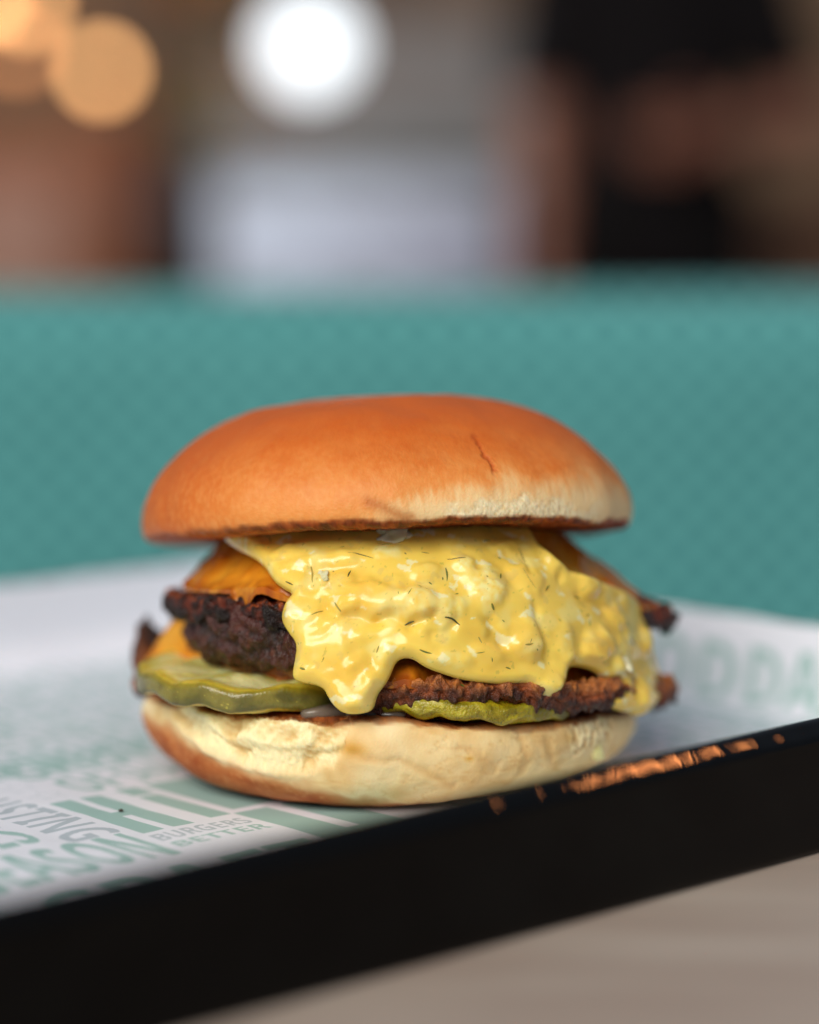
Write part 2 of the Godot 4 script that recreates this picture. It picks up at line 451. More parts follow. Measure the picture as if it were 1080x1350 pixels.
func meat_shape(upper: bool) -> Callable:
	return func(th: float, _t: float, r: float, h: float, nr: float, nh: float) -> Vector3:
		var s := 1.0
		if upper:
			s = curve([-3.2, 1.0, -1.7, 0.92, -1.25, 0.95, -0.9, 1.04, -0.5, 1.06, -0.2, 1.04, 0.1, 1.0, 0.8, 1.0, 1.4, 1.16, 3.2, 1.0], th)
		else:
			s = (edge_b(th) - 4.0) / 50.0
		var rr := r * s
		var q := Vector3(rr * sin(th), h * 1.1, rr * cos(th))
		var big := n_mid.get_noise_3dv(q * 1.1)
		var cell := n_cell.get_noise_3dv(q * 0.95)
		var cell2 := n_cell.get_noise_3dv(q * 2.3 + Vector3(40, 0, 0))
		var fine := n_fine.get_noise_3dv(q)
		var d := big * 2.6 - cell * 2.8 - cell2 * 1.3 + fine * 0.5 - 1.6
		var x := (rr + nr * d) * sin(th)
		var z := (rr + nr * d) * cos(th)
		var c := clampf(0.5 + big * 0.9 + fine * 0.7 + cell2 * 0.5, 0.0, 1.0)
		vc = rgb(74, 30, 17).lerp(rgb(22, 9, 6), c)
		vc = vc.lerp(rgb(122, 70, 44), ss(0.3, 0.55, n_fine.get_noise_3dv(q * 0.5 + Vector3(0, 50, 0))) * 0.55)
		return Vector3(x, (plane_a(z) if upper else plane_b(z)) + h + nh * d, z)


func cheese_shape(upper: bool) -> Callable:
	# r runs 0..1 from under the bun to the edge, h is the thickness side (-1 under, +1 top)
	return func(th: float, _t: float, r: float, h: float, _nr: float, _nh: float) -> Vector3:
		var u := clampf(r, 0.0, 1.0)
		var e := rim_a(th) if upper else rim_b(th)
		var sag := n_mid.get_noise_2d(th * 10.0, 5.0 if upper else 45.0)
		var y := 0.0
		var rr := 0.0
		if upper:
			var r0 := 35.0
			var r1 := e - 2.2 + sag * 2.6
			rr = lerpf(r0, r1, u)
			y = lerpf(60.0, 46.0, 1.0 - pow(1.0 - u, 1.3)) + 0.11 * rr * cos(th)
			y -= ss(0.9, 1.5, th) * 5.5 * ss(0.2, 1.0, u)
			y -= ss(0.9, 1.0, u) * (4.5 * win(th, -0.66, 0.09) + 1.5 * win(th, -0.42, 0.12))
		else:
			rr = lerpf(42.0, e - 0.6 + sag - 5.5 * ss(0.08, 0.2, th) * ss(1.3, 1.0, th), u)
			y = lerpf(13.0, 1.9, pow(u, 0.8)) + plane_b(rr * cos(th))
			y += 9.0 * win(th, -1.65, 0.6) * ss(1.0, 0.3, u)
			y -= ss(0.85, 1.0, u) * (0.8 + maxf(sag, 0.0) * 2.0)
		var q := Vector3(rr * sin(th), y, rr * cos(th))
		var lump := n_mid.get_noise_3dv(q * 0.9)
		y += h * (1.1 - ss(0.6, 0.95, u) * (0.55 if upper else 0.2)) + lump * 1.5 * ss(-1.0, 1.0, h) + n_fine.get_noise_3dv(q * 0.6) * 0.25
		vc = rgb(234, 154, 46).lerp(rgb(204, 112, 26), clampf(0.5 + lump * 1.4, 0.0, 1.0))
		vc = vc.lerp(rgb(150, 70, 22), ss(0.72, 1.0, u) * 0.9 * clampf(0.6 + n_lace.get_noise_3dv(q), 0.0, 1.0))
		return Vector3(rr * sin(th), y, rr * cos(th))


# the drape that the sauce lies on: a = angle x 55 mm, b = mm down along the profile
const DRAPE_B := [0.0, 7.15, 12.98, 19.39, 25.79, 31.52, 36.81, 41.9, 46.97, 53.0, 63.0]
const DRAPE_Y := [63.0, 60.0, 57.0, 53.0, 48.0, 43.0, 38.0, 33.0, 28.0, 22.0, 12.0]
const DRAPE_R := [31.0, 37.5, 42.5, 47.5, 51.5, 54.3, 56.0, 57.0, 57.8, 58.4, 58.6]

func drape(a: float, b: float) -> Vector3:
	var k := 0
	while k < 9 and DRAPE_B[k + 1] < b:
		k += 1
	var f: float = (b - DRAPE_B[k]) / (DRAPE_B[k + 1] - DRAPE_B[k])
	var th := a / 55.0
	var r := lerpf(DRAPE_R[k], DRAPE_R[k + 1], f) + 1.6 * ss(0.6, 1.4, th) - 0.4
	return Vector3(r * sin(th), lerpf(DRAPE_Y[k], DRAPE_Y[k + 1], f) + 0.12 * r * cos(th), r * cos(th))


var sauce_h := PackedFloat32Array()     # thickness map of the sauce on its (a, b) grid
const SA0 := -78.0
const SB0 := 2.0
const SD := 0.24
const SNA := 700
const SNB := 244

func sauce_top(a: float, b: float) -> Vector3:
	var i := clampi(int((a - SA0) / SD), 0, SNA - 1)
	var j := clampi(int((b - SB0) / SD), 0, SNB - 1)
	var p := drape(a, b)
	var n := (drape(a + 0.8, b) - drape(a - 0.8, b)).cross(drape(a, b - 0.8) - drape(a, b + 0.8)).normalized()
	return p + n * sauce_h[j * SNA + i]


func make_sauce(parent: Node3D) -> void:
	var poly := PackedVector2Array()
	for i in range(0, OUTLINE.size(), 2):
		poly.append(Vector2(OUTLINE[i], OUTLINE[i + 1]))
	# round the outline off
	for pass_ in 2:
		var q := PackedVector2Array()
		for i in poly.size():
			var a := poly[i]
			var b := poly[(i + 1) % poly.size()]
			q.append(a.lerp(b, 0.25))
			q.append(a.lerp(b, 0.75))
		poly = q
	# distance to the outline on a coarse grid
	var cs := 0.72
	var cw := int(SNA * SD / cs) + 3
	var ch := int(SNB * SD / cs) + 3
	var dist := PackedFloat32Array()
	dist.resize(cw * ch)
	for j in ch:
		for i in cw:
			var p := Vector2(SA0 + i * cs, SB0 + j * cs)
			var best := 1e9
			for k in poly.size():
				var a := poly[k]
				if absf(a.y - p.y) > 6.0 and absf(a.x - p.x) > 6.0 and best < 6.0:
					continue
				best = minf(best, p.distance_squared_to(Geometry2D.get_closest_point_to_segment(p, a, poly[(k + 1) % poly.size()])))
			best = sqrt(best)
			dist[j * cw + i] = best if Geometry2D.is_point_in_polygon(p, poly) else -best
	var at := func(a: float, b: float) -> float:
		var x := clampf((a - SA0) / cs, 0.0, cw - 1.01)
		var y := clampf((b - SB0) / cs, 0.0, ch - 1.01)
		var i := int(x)
		var j := int(y)
		return lerpf(lerpf(dist[j * cw + i], dist[j * cw + i + 1], x - i), lerpf(dist[(j + 1) * cw + i], dist[(j + 1) * cw + i + 1], x - i), y - j)
	# lumps and folds
	var add := PackedFloat32Array()
	var white := PackedFloat32Array()
	add.resize(SNA * SNB)
	white.resize(SNA * SNB)
	rng.seed = 5
	var all := LUMPS.duplicate()
	for k in 16:
		var r := rng.randf_range(2.4, 5.0)
		all.append([rng.randf_range(-60, 82), rng.randf_range(12, 56), r * rng.randf_range(0.8, 1.7), r, rng.randf_range(0.15, 0.45), 0.5 if rng.randf() < 0.35 else 0.0])
	for l in all:
		var tilt := rng.randf_range(-0.4, 0.4)
		var reach: float = maxf(l[2], l[3]) * 1.1
		for j in range(maxi(0, int((l[1] - reach - SB0) / SD)), mini(SNB, int((l[1] + reach - SB0) / SD) + 1)):
			for i in range(maxi(0, int((l[0] - reach - SA0) / SD)), mini(SNA, int((l[0] + reach - SA0) / SD) + 1)):
				var v := Vector2(SA0 + i * SD - l[0], SB0 + j * SD - l[1]).rotated(tilt)
				var w := n_mid.get_noise_2d(v.x * 1.5 + l[0] * 9.0, v.y * 1.5 + l[1] * 9.0) * 0.5
				var d2: float = v.x * v.x / (l[2] * l[2]) + v.y * v.y / (l[3] * l[3]) + w
				if d2 < 1.0:
					var f := 1.0 - maxf(d2, 0.0)
					f = f * f * (3.0 - 2.0 * f)
					add[j * SNA + i] += f * l[4] * 1.32
					white[j * SNA + i] = maxf(white[j * SNA + i], f * l[5])
	var depth := [1.7, 1.0, 1.5, 0.8, 0.9, 0.8, 1.0, 0.9, 0.7, 0.7]
	for g in GROOVES.size():
		var pts: Array = GROOVES[g]
		var lo := Vector2(1e9, 1e9)
		var hi := -lo
		for k in range(0, pts.size(), 2):
			lo = lo.min(Vector2(pts[k], pts[k + 1]))
			hi = hi.max(Vector2(pts[k], pts[k + 1]))
		for j in range(maxi(0, int((lo.y - 3 - SB0) / SD)), mini(SNB, int((hi.y + 3 - SB0) / SD) + 1)):
			for i in range(maxi(0, int((lo.x - 3 - SA0) / SD)), mini(SNA, int((hi.x + 3 - SA0) / SD) + 1)):
				var p := Vector2(SA0 + i * SD, SB0 + j * SD)
				p += Vector2(n_mid.get_noise_2d(p.x * 2, p.y * 2), n_mid.get_noise_2d(p.x * 2 + 50, p.y * 2)) * 1.6
				var d := seg_dist(p, pts)
				if d < 2.6:
					add[j * SNA + i] -= depth[g] * exp(-pow(d / 1.0, 2))
	for pass_ in 2:      # let the folds slump a little
		for dir in [[1, SNA, SNB, SNA], [SNA, SNB, SNA, 1]]:
			for line in dir[2]:
				var base: int = line * dir[3]
				var old := PackedFloat32Array()
				old.resize(dir[1])
				for k in dir[1]:
					old[k] = add[base + k * dir[0]]
				for k in range(2, dir[1] - 2):
					add[base + k * dir[0]] = (old[k - 2] + old[k - 1] + old[k] + old[k + 1] + old[k + 2]) * 0.2
	var v := PackedVector3Array()
	var c := PackedColorArray()
	var keep := PackedByteArray()
	v.resize(SNA * SNB * 2)
	c.resize(SNA * SNB * 2)
	keep.resize(SNA * SNB)
	sauce_h.resize(SNA * SNB)
	var soft := noise(31, 0.052, 2)
	for j in SNB:
		for i in SNA:
			var a := SA0 + i * SD
			var b := SB0 + j * SD
			var d: float = at.call(a, b)
			var id := j * SNA + i
			if d < -0.55:
				continue
			keep[id] = 1
			if d < 0.12:
				var g := Vector2(at.call(a + 0.4, b) - at.call(a - 0.4, b), at.call(a, b + 0.4) - at.call(a, b - 0.4))
				if g.length() > 0.01:
					a -= g.normalized().x * d
					b -= g.normalized().y * d
				d = 0.0
			var lowside := 1.0 + 0.35 * ss(44.0, 50.0, b)
			var w := 2.3
			var k := 1.0 - minf(d / w, 1.0)
			var sk := soft.get_noise_2d(a + 3.0 * soft.get_noise_2d(a + 40, b), b * 1.35)
			var fine := n_fine.get_noise_2d(a * 0.8, b * 0.8)
			var roundness := sqrt(maxf(0.0, 1.0 - k * k))
			var h := roundness * (2.0 * lowside + 0.5 * exp(-pow((d - 2.4) / 1.6, 2)))
			h += (add[id] + sk * 0.6 + fine * 0.012) * ss(0.0, 3.0, d)
			h = maxf(h, 0.25 * roundness)
			sauce_h[id] = h
			var p := drape(a, b)
			var n := (drape(a + 0.8, b) - drape(a - 0.8, b)).cross(drape(a, b - 0.8) - drape(a, b + 0.8)).normalized()
			v[id] = p + n * h
			v[id + SNA * SNB] = p - n * 0.6 * roundness
			var wt := clampf(white[id] * (0.7 + fine) + ss(0.25, 0.6, soft.get_noise_2d(a * 1.8 + 200, b * 1.8)) * 0.5, 0.0, 1.0)
			var col := rgb(254, 204, 92).lerp(rgb(254, 228, 152), wt)
			col = col.lerp(rgb(244, 184, 74), clampf(-sk * 0.8 + ss(1.2, 0.2, h) * 0.5, 0.0, 0.6))
			col = col.lerp(rgb(250, 216, 132), ss(0.28, 0.55, soft.get_noise_2d(a * 1.4 - 300, b * 1.4)) * 0.55)
			col = col.lerp(rgb(176, 160, 76), ss(0.52, 0.6, n_fine.get_noise_2d(a * 0.8 + 80, b * 0.8)) * 0.45)
			var chip := soft.get_noise_2d(a * 2.6 + 900.0 + fine * 3.0, b * 3.2 + fine * 3.0)
			col = col.lerp(rgb(250, 238, 206), ss(0.46, 0.56, chip) * 0.6)
			col = col.lerp(rgb(222, 184, 104), ss(0.5, 0.6, -chip) * 0.45)
			c[id] = col
			c[id + SNA * SNB] = col
	var nn := PackedVector3Array()
	nn.resize(v.size())
	var idx := PackedInt32Array()
	var half := SNA * SNB
	for j in SNB - 1:
		for i in SNA - 1:
			var q := [j * SNA + i, j * SNA + i + 1, (j + 1) * SNA + i, (j + 1) * SNA + i + 1]
			for t in [[q[0], q[1], q[2]], [q[1], q[3], q[2]]]:
				if keep[t[0]] and keep[t[1]] and keep[t[2]]:
					var f: Vector3 = (v[t[1]] - v[t[0]]).cross(v[t[2]] - v[t[0]])
					for s in t:
						nn[s] -= f
						nn[s + half] += f
					idx.append_array([t[0], t[1], t[2], t[0] + half, t[2] + half, t[1] + half])
	# drop the vertices that no triangle uses
	var used := PackedInt32Array()
	used.resize(v.size())
	var v2 := PackedVector3Array()
	var n2 := PackedVector3Array()
	var c2 := PackedColorArray()
	for k in idx.size():
		var o := idx[k]
		if used[o] == 0:
			v2.append(v[o])
			n2.append(nn[o].normalized() if nn[o].length_squared() > 0.0 else Vector3.BACK)
			c2.append(c[o])
			used[o] = v2.size()
		idx[k] = used[o] - 1
	var m := vmat(0.2, 0.3, 0.45)
	var sauce := obj("sauce", finish(v2, n2, idx, c2), m, parent)
	part_label(sauce, "thick glossy yellow sauce with dill and chopped onion running over the patties")
	# slivers of dill and pepper
	var green := [mat(rgb(92, 104, 34), 0.5), mat(rgb(120, 124, 48), 0.5), mat(rgb(70, 74, 34), 0.5), mat(rgb(160, 142, 58), 0.5)]
	rng.seed = 77
	var fl := FLECKS.duplicate()
	while fl.size() < 66:
		var a := rng.randf_range(-38, 76)
		var b := rng.randf_range(14, 54)
		if at.call(a, b) < 2.0:
			continue
		var an := rng.randf() * TAU
		var l := rng.randf_range(0.15, 0.6)
		fl.append([a - cos(an) * l, b - sin(an) * l, a + cos(an) * l, b + sin(an) * l])
	for k in fl.size():
		var f: Array = fl[k]
		var pts := []
		var rad := []
		var len2 := Vector2(f[0], f[1]).distance_to(Vector2(f[2], f[3]))
		var thick := rng.randf_range(0.09, 0.27) if k < FLECKS.size() else rng.randf_range(0.1, 0.2)
		var bend := rng.randf_range(-0.12, 0.12) * len2 * ss(0.5, 4.0, len2)
		var sink := rng.randf_range(-0.12, 0.03)
		for s in 6:
			var u := s / 5.0
			var nrm := Vector2(f[3] - f[1], f[0] - f[2]) / maxf(len2, 0.01)
			var p := Vector2(lerpf(f[0], f[2], u), lerpf(f[1], f[3], u)) + nrm * sin(u * PI) * bend
			pts.append(sauce_top(p.x, p.y) + Vector3(0, 0, sink))
			rad.append(thick * (0.25 + 0.75 * sin(PI * clampf(u * 0.85 + 0.1, 0.0, 1.0))))
		obj("herb_fleck", tube(pts, rad, 5), green[rng.randi() % 4], sauce)
	# bits of onion that show under and above the coat
	var om := vmat(0.25, 0.2, 0.5)
	for s in [[0.5, 14.6, 4.4, 1.5, 3.0], [-14.2, 26.0, 1.5, 0.7, 1.4], [55.6, 45.4, 1.2, 0.7, 2.6]]:
		var o := obj("onion_bit", lathe(26, 14, [Vector2(0, -1), Vector2(0.8, -0.75), Vector2(1, 0), Vector2(0.75, 0.75), Vector2(0, 1)], func(th: float, _t: float, r: float, h: float, _nr: float, _nh: float) -> Vector3:
			vc = rgb(236, 224, 184).lerp(rgb(222, 208, 152), 0.5 + 0.5 * sin(th * 3.0))
			var q := Vector3(r * sin(th), h, r * cos(th))
			var w: float = 1.0 + n_lace.get_noise_3dv(q * 3.0 + Vector3(s[0], 0, 0)) * 0.55
			return Vector3(q.x * s[2], q.y * s[3], q.z * s[4]) * w, 0.0), om, sauce)
		o.position = (sauce_top(s[0], s[1]) - Vector3(0, 0, 0.9)) * 0.001
		o.rotation = Vector3(0.7, s[0] / 55.0, 0.25)


func pickle(parent: Node3D, at: Vector3, radius: float, thick: float, pitch: float, roll: float, wave: float, turn: float, bright: float) -> MeshInstance3D:
	var prof := [Vector2(0, -1), Vector2(0.86, -1), Vector2(0.97, -0.8), Vector2(1.0, 0), Vector2(0.97, 0.8), Vector2(0.86, 1), Vector2(0, 1)]
	var m := vmat(0.32, 0.25, 0.5)
	m.clearcoat_enabled = true
	m.clearcoat = 0.12
	m.clearcoat_roughness = 0.25
	relief(m, noise_tex(57, 0.03, 256, 4), 0.012 if bright > 0.5 else 0.04, 9.0)
	var mesh := lathe(420, 130, prof, func(th: float, _t: float, r: float, h: float, _nr: float, _nh: float) -> Vector3:
		var rr := r * radius * (1.0 + 0.03 * sin(th * 2.0 + 1.0))
		var x := rr * sin(th)
		var z := rr * cos(th)
		var q := Vector3(x, h * 3.0, z)
		var along := x * cos(turn) + z * sin(turn)
		var y := h * thick * 0.5 + wave * sin(along * TAU / (15.0 if bright > 0.5 else 8.0)) * ss(0.1, 0.5, r) + n_mid.get_noise_3dv(q) * (0.8 if bright > 0.5 else 1.0)
		y -= thick * 0.12 * ss(0.0, 1.0, h) * ss(0.55, 0.0, r)
		var fine := n_fine.get_noise_3dv(q)
		var skin := ss(0.955, 0.985, r + fine * 0.008)
		var ray := n_mid.get_noise_2d(th * 14.0, r * 9.0)
		var flesh := rgb(238, 224, 156).lerp(rgb(208, 192, 92), clampf(0.45 + ray * 1.2 + (1.0 - bright), 0.0, 1.0)).lerp(rgb(206, 208, 150), ss(0.15, 0.5, n_mid.get_noise_3dv(q * 0.8 + Vector3(30, 0, 0))) * bright * 0.8)
		if bright < 0.5:
			flesh = flesh.lerp(rgb(150, 136, 24), 0.75)
		flesh = flesh.lerp(rgb(176, 150, 24), ss(0.84, 0.95, r) * 0.7)
		var peel := rgb(124, 116, 50).lerp(rgb(92, 88, 38), clampf(0.5 + n_mid.get_noise_3dv(q * 1.5) * 1.5, 0.0, 1.0))
		peel = peel.lerp(rgb(176, 164, 70), ss(0.5, 0.62, fine))
		peel = peel.lerp(rgb(150, 132, 22), ss(0.3, 0.9, h) * 0.75)
		if bright < 0.5:
			peel = rgb(178, 160, 36).lerp(rgb(120, 108, 22), clampf(0.5 + n_mid.get_noise_3dv(q * 2.0) * 1.6, 0.0, 1.0))
		vc = flesh.lerp(peel, skin)
		return Vector3(x, y, z), 0.5)
	var o := obj("pickle_slice", mesh, m, parent)
	o.position = at * 0.001
	o.rotation = Vector3(pitch, 0, roll)
	return o


func make_burger() -> void:
	var b := thing("burger", "double cheeseburger in a shiny golden bun with yellow dill sauce, standing on printed paper", "burger", Vector3(0, 0.0043, 0))
	var skin := bun_skin(21)
	var soft_skin := bun_skin(22)
	soft_skin.heightmap_scale = 0.007
	soft_skin.roughness = 0.65
	var bottom := [Vector2(0, 0), Vector2(24, 0), Vector2(40, 0), Vector2(45.5, 0.7), Vector2(50.4, 3), Vector2(54.2, 6.5), Vector2(56.3, 11), Vector2(57.0, 14.5), Vector2(56.8, 17.5), Vector2(55.8, 19.6), Vector2(53.6, 20.2), Vector2(44, 19.6), Vector2(25, 19.2), Vector2(0, 19)]
	part_label(obj("bottom_bun", lathe(860, 210, bottom, bottom_bun_point), soft_skin, b), "pale cream bottom half of the bun, torn open to the crumb at the front")
	var y0 := -4.3   # patties, sauce and lid are laid out from the tray's bottom, the burger stands on the paper
	var fill := Node3D.new()
	var crispy := vmat(0.42, 0.0, 0.5)
	relief(crispy, noise_tex(61, 0.04, 512, 4), 0.05, 10.0)
	var meaty := vmat(0.75, 0.0, 0.6)
	relief(meaty, noise_tex(62, 0.05, 512, 4), 0.03, 9.0)
	var wet := Gradient.new()      # mostly dull, with small wet spots
	wet.offsets = PackedFloat32Array([0.0, 0.46, 0.56, 1.0])
	wet.colors = PackedColorArray([Color(0.85, 0.85, 0.85), Color(0.7, 0.7, 0.7), Color(0.16, 0.16, 0.16), Color(0.12, 0.12, 0.12)])
	meaty.roughness_texture = noise_tex(63, 0.028, 512, 3, FastNoiseLite.TYPE_SIMPLEX_SMOOTH, wet)
	crispy.roughness = 0.85
	crispy.roughness_texture = meaty.roughness_texture
	var cheesy := vmat(0.24, 0.2, 0.5)
	fill.free()
	var low := obj("patty", lathe(560, 90, [Vector2(0, 1), Vector2(30, 1), Vector2(47, 1), Vector2(50, -1), Vector2(49, -5), Vector2(44, -6.5), Vector2(0, -6.5)], meat_shape(false)), meaty, b)
	low.position.y = y0 * 0.001
	part_label(low, "lower thin seared patty with a lacy brown rim")
	var ring := [Vector2(-7, -1.4), Vector2(-4, -1.7), Vector2(-1.2, -1.6), Vector2(0, -0.4), Vector2(-0.2, 0.8), Vector2(-1.8, 1.5), Vector2(-5, 1.4), Vector2(-7, 1.2)]
	obj("crisp_edge", lathe(900, 84, ring, crust_shape(false)), crispy, low)
	var sheet := [Vector2(0, -1), Vector2(0.5, -1), Vector2(0.96, -1), Vector2(1.0, 0), Vector2(0.96, 1), Vector2(0.5, 1), Vector2(0, 1)]
	var ch := obj("cheese_slice", lathe(520, 150, sheet, cheese_shape(false)), cheesy, b)
	ch.position.y = y0 * 0.001
	part_label(ch, "lower melted orange cheese slice, browned at its rim")
	var high := obj("patty", lathe(760, 150, [Vector2(0, 0), Vector2(40, 0), Vector2(48, -0.6), Vector2(50.0, -4), Vector2(50.2, -8), Vector2(48.2, -12.4), Vector2(44, -14), Vector2(30, -14), Vector2(0, -14)], meat_shape(true)), meaty, b)
	high.position.y = y0 * 0.001
	part_label(high, "upper coarse dark brown patty glistening with fat")
	obj("crisp_edge", lathe(900, 84, ring, crust_shape(true)), crispy, high)
	var ch2 := obj("cheese_slice", lathe(620, 170, sheet, cheese_shape(true)), cheesy, b)
	ch2.position.y = y0 * 0.001
	part_label(ch2, "upper melted orange cheese slice hanging over the patty's rim")
	part_label(pickle(b, Vector3(-30.5, 28.6 + y0, 26.0), 26.0, 5.6, -0.015, -0.05, 0.65, 0.5, 0.95), "pale wavy pickle slice with olive green rind, sticking out at the left")
	part_label(pickle(b, Vector3(12.5, 27.0 + y0, 24.8), 30.5, 4.8, -0.02, -0.1, 0.5, 0.4, 0.25), "thin yellow green pickle slice under the lower patty")
	# raw onion rings under the pickles
	var om := vmat(0.2, 0.2, 0.5)
	for s in [[-12.0, 25.4, 46.0, 0.4], [-2.5, 25.6, 48.4, -0.3]]:
		var o := obj("onion_strip", lathe(60, 20, [Vector2(0, -1), Vector2(0.8, -0.8), Vector2(1, 0), Vector2(0.8, 0.8), Vector2(0, 1)], func(th: float, _t: float, r: float, h: float, _nr: float, _nh: float) -> Vector3:
			vc = rgb(120, 106, 92).lerp(rgb(88, 76, 66), 0.5 + 0.5 * sin(th * 2.0))
			return Vector3(r * sin(th) * 7.0, h * 1.4 + n_mid.get_noise_2d(th * 5.0, h) * 0.8, r * cos(th) * 3.0), 0.0), om, b)
		o.position = Vector3(s[0], s[1] + y0, s[2]) * 0.001
		o.rotation.y = s[3]
	make_sauce(b)
	for k in b.get_children():
		if k.name == "sauce":
			k.position.y = y0 * 0.001
	# a run of sauce down the right front of the bun
	var drop := obj("sauce_drip", lathe(60, 40, [Vector2(0, 6), Vector2(1.6, 5.5), Vector2(2.4, 3), Vector2(1.5, 0), Vector2(2.0, -2.5), Vector2(1.7, -4), Vector2(0, -5)], func(th: float, _t: float, r: float, h: float, _nr: float, _nh: float) -> Vector3:
		vc = rgb(240, 222, 150)
		var w := 1.0 + n_mid.get_noise_3d(r * sin(th) * 2.0, h, r * cos(th)) * 0.6
		return Vector3(r * w * sin(th) + sin(h * 0.7) * 1.1, h, r * cos(th) * 0.6), 0.0), vmat(0.26, 0.18), b)
	drop.position = Vector3(46.4, 11.6, 30.0) * 0.001
	drop.rotation = Vector3(-0.1, 1.0, 0.1)
	part_label(drop, "pale run of sauce down the right side of the bottom bun")
	# the lid
	var crown := [Vector2(0, -0.5), Vector2(30, -0.4), Vector2(50, -0.3), Vector2(54.3, -0.1), Vector2(55.9, 0.7), Vector2(56.6, 2.6), Vector2(56.6, 5.2), Vector2(55.7, 9.2), Vector2(52.8, 14.2), Vector2(46.6, 20.2), Vector2(37.0, 26.1), Vector2(25.0, 29.8), Vector2(12.4, 31.4), Vector2(0, 31.9)]
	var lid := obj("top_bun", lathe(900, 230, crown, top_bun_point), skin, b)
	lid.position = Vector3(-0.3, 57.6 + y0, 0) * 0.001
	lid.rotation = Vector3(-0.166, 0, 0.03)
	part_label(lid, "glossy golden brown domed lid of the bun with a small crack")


# ---------------------------------------------------------------- tray, paper, table
func tray_frame(o: Node3D) -> void:
	o.rotation.y = TRAY_TURN


func loop_path(x0: float, x1: float, z0: float, z1: float, r: float, seg := 10) -> Array:   # [point, outward normal] round a rounded rectangle
	var out := []
	var arcs := []
	for c in [[x1 - r, z1 - r, 0.0], [x0 + r, z1 - r, 90.0], [x0 + r, z0 + r, 180.0], [x1 - r, z0 + r, 270.0]]:
		for k in seg + 1:
			var a := deg_to_rad(c[2] + 90.0 * k / seg)
			var n := Vector2(cos(a), sin(a))
			arcs.append([Vector2(c[0], c[1]) + n * r, n])
	for i in arcs.size():
		var a: Array = arcs[i]
		var b: Array = arcs[(i + 1) % arcs.size()]
		out.append(a)
		if a[0].distance_to(b[0]) > r:      # a straight side: more points, so that its shine stays straight
			var steps := 460 if a[1].y > 0.9 else 60
			for f in range(1, steps):
				out.append([a[0].lerp(b[0], f / float(steps)), a[1]])
	return out


func make_tray() -> void:
	var t := thing("tray", "glossy black serving tray with rounded rim under the burger paper", "tray")
	tray_frame(t)
	var path := loop_path(-276.0, 124.0, -180.0, 111.0, 16.0)
	var prof := [Vector2(-7.0, 3.0), Vector2(-6.6, 8.0), Vector2(-6.2, 25.0), Vector2(-5.6, 26.7), Vector2(-4.4, 27.2), Vector2(-3.3, 27.02), Vector2(-2.9, 26.75), Vector2(-2.4, 26.33), Vector2(-1.8, 25.827), Vector2(-1.2, 25.323), Vector2(-0.6, 24.82), Vector2(-0.25, 24.5), Vector2(0.0, 23.6), Vector2(0.0, 20.0), Vector2(0.0, 10.0), Vector2(0.0, 1.0), Vector2(-1.0, 0.0)]
	var p := spline(prof, 90)
	var cols := path.size()
	var dents := noise(72, 0.075, 2)      # the rim is a little worn
	var v := PackedVector3Array()
	var c := PackedColorArray()
	for j in p.size():
		for k in path:
			var w: Vector2 = k[0] + k[1] * p[j].x
			var dent := dents.get_noise_2d(w.x, w.y) * 0.065 * ss(22.0, 25.0, p[j].y) * ss(-5.0, -3.0, p[j].x)
			v.append(Vector3(w.x + k[1].x * dent, p[j].y + dent, w.y + k[1].y * dent))
			c.append(Color.WHITE)
	var m := mat(rgb(5, 5, 5), 0.025, 0.27)
	obj("tray_wall", grid(v, c, cols, p.size(), true), m, t)
	for f in [["tray_floor", 3.0, 6.9], ["tray_underside", 0.0, 1.0]]:
		var fv := PackedVector3Array([Vector3(-76, f[1], -35)])
		var fn := PackedVector3Array([Vector3.UP])
		var idx := PackedInt32Array()
		for k in cols:
			var w: Vector2 = path[k][0] - path[k][1] * f[2]
			fv.append(Vector3(w.x, f[1], w.y))
			fn.append(Vector3.UP)
			idx.append_array([0, 1 + k, 1 + (k + 1) % cols])
		obj(f[0], finish(fv, fn, idx), m, t)


var print_img: Image
const PX := 4.6           # pixels per mm of paper
const PU0 := -292.0
const PV0 := -206.0

func ink_rect(u0: float, v0: float, u1: float, v1: float, col: Color) -> void:
	print_img.fill_rect(Rect2i(int(round((u0 - PU0) * PX)), int(round((v0 - PV0) * PX)), int(round((u1 - u0) * PX)), int(round((v1 - v0) * PX))), col)


func ink_tri(a: Vector2, b: Vector2, c: Vector2, col: Color) -> void:
	var y0 := int(ceil(minf(a.y, minf(b.y, c.y)) - 0.5))
	var y1 := int(floor(maxf(a.y, maxf(b.y, c.y)) - 0.5))
	for y in range(maxi(y0, 0), mini(y1, print_img.get_height() - 1) + 1):
		var yy := y + 0.5
		var lo := 1e9
		var hi := -1e9
		for e in [[a, b], [b, c], [c, a]]:
			var p: Vector2 = e[0]
			var q: Vector2 = e[1]
			if (p.y <= yy and q.y > yy) or (q.y <= yy and p.y > yy):
				var x := p.x + (q.x - p.x) * (yy - p.y) / (q.y - p.y)
				lo = minf(lo, x)
				hi = maxf(hi, x)
		if hi > lo:
			var x0 := int(round(lo))
			print_img.fill_rect(Rect2i(x0, y, maxi(int(round(hi)) - x0, 1 if hi - lo > 0.4 else 0), 1), col)


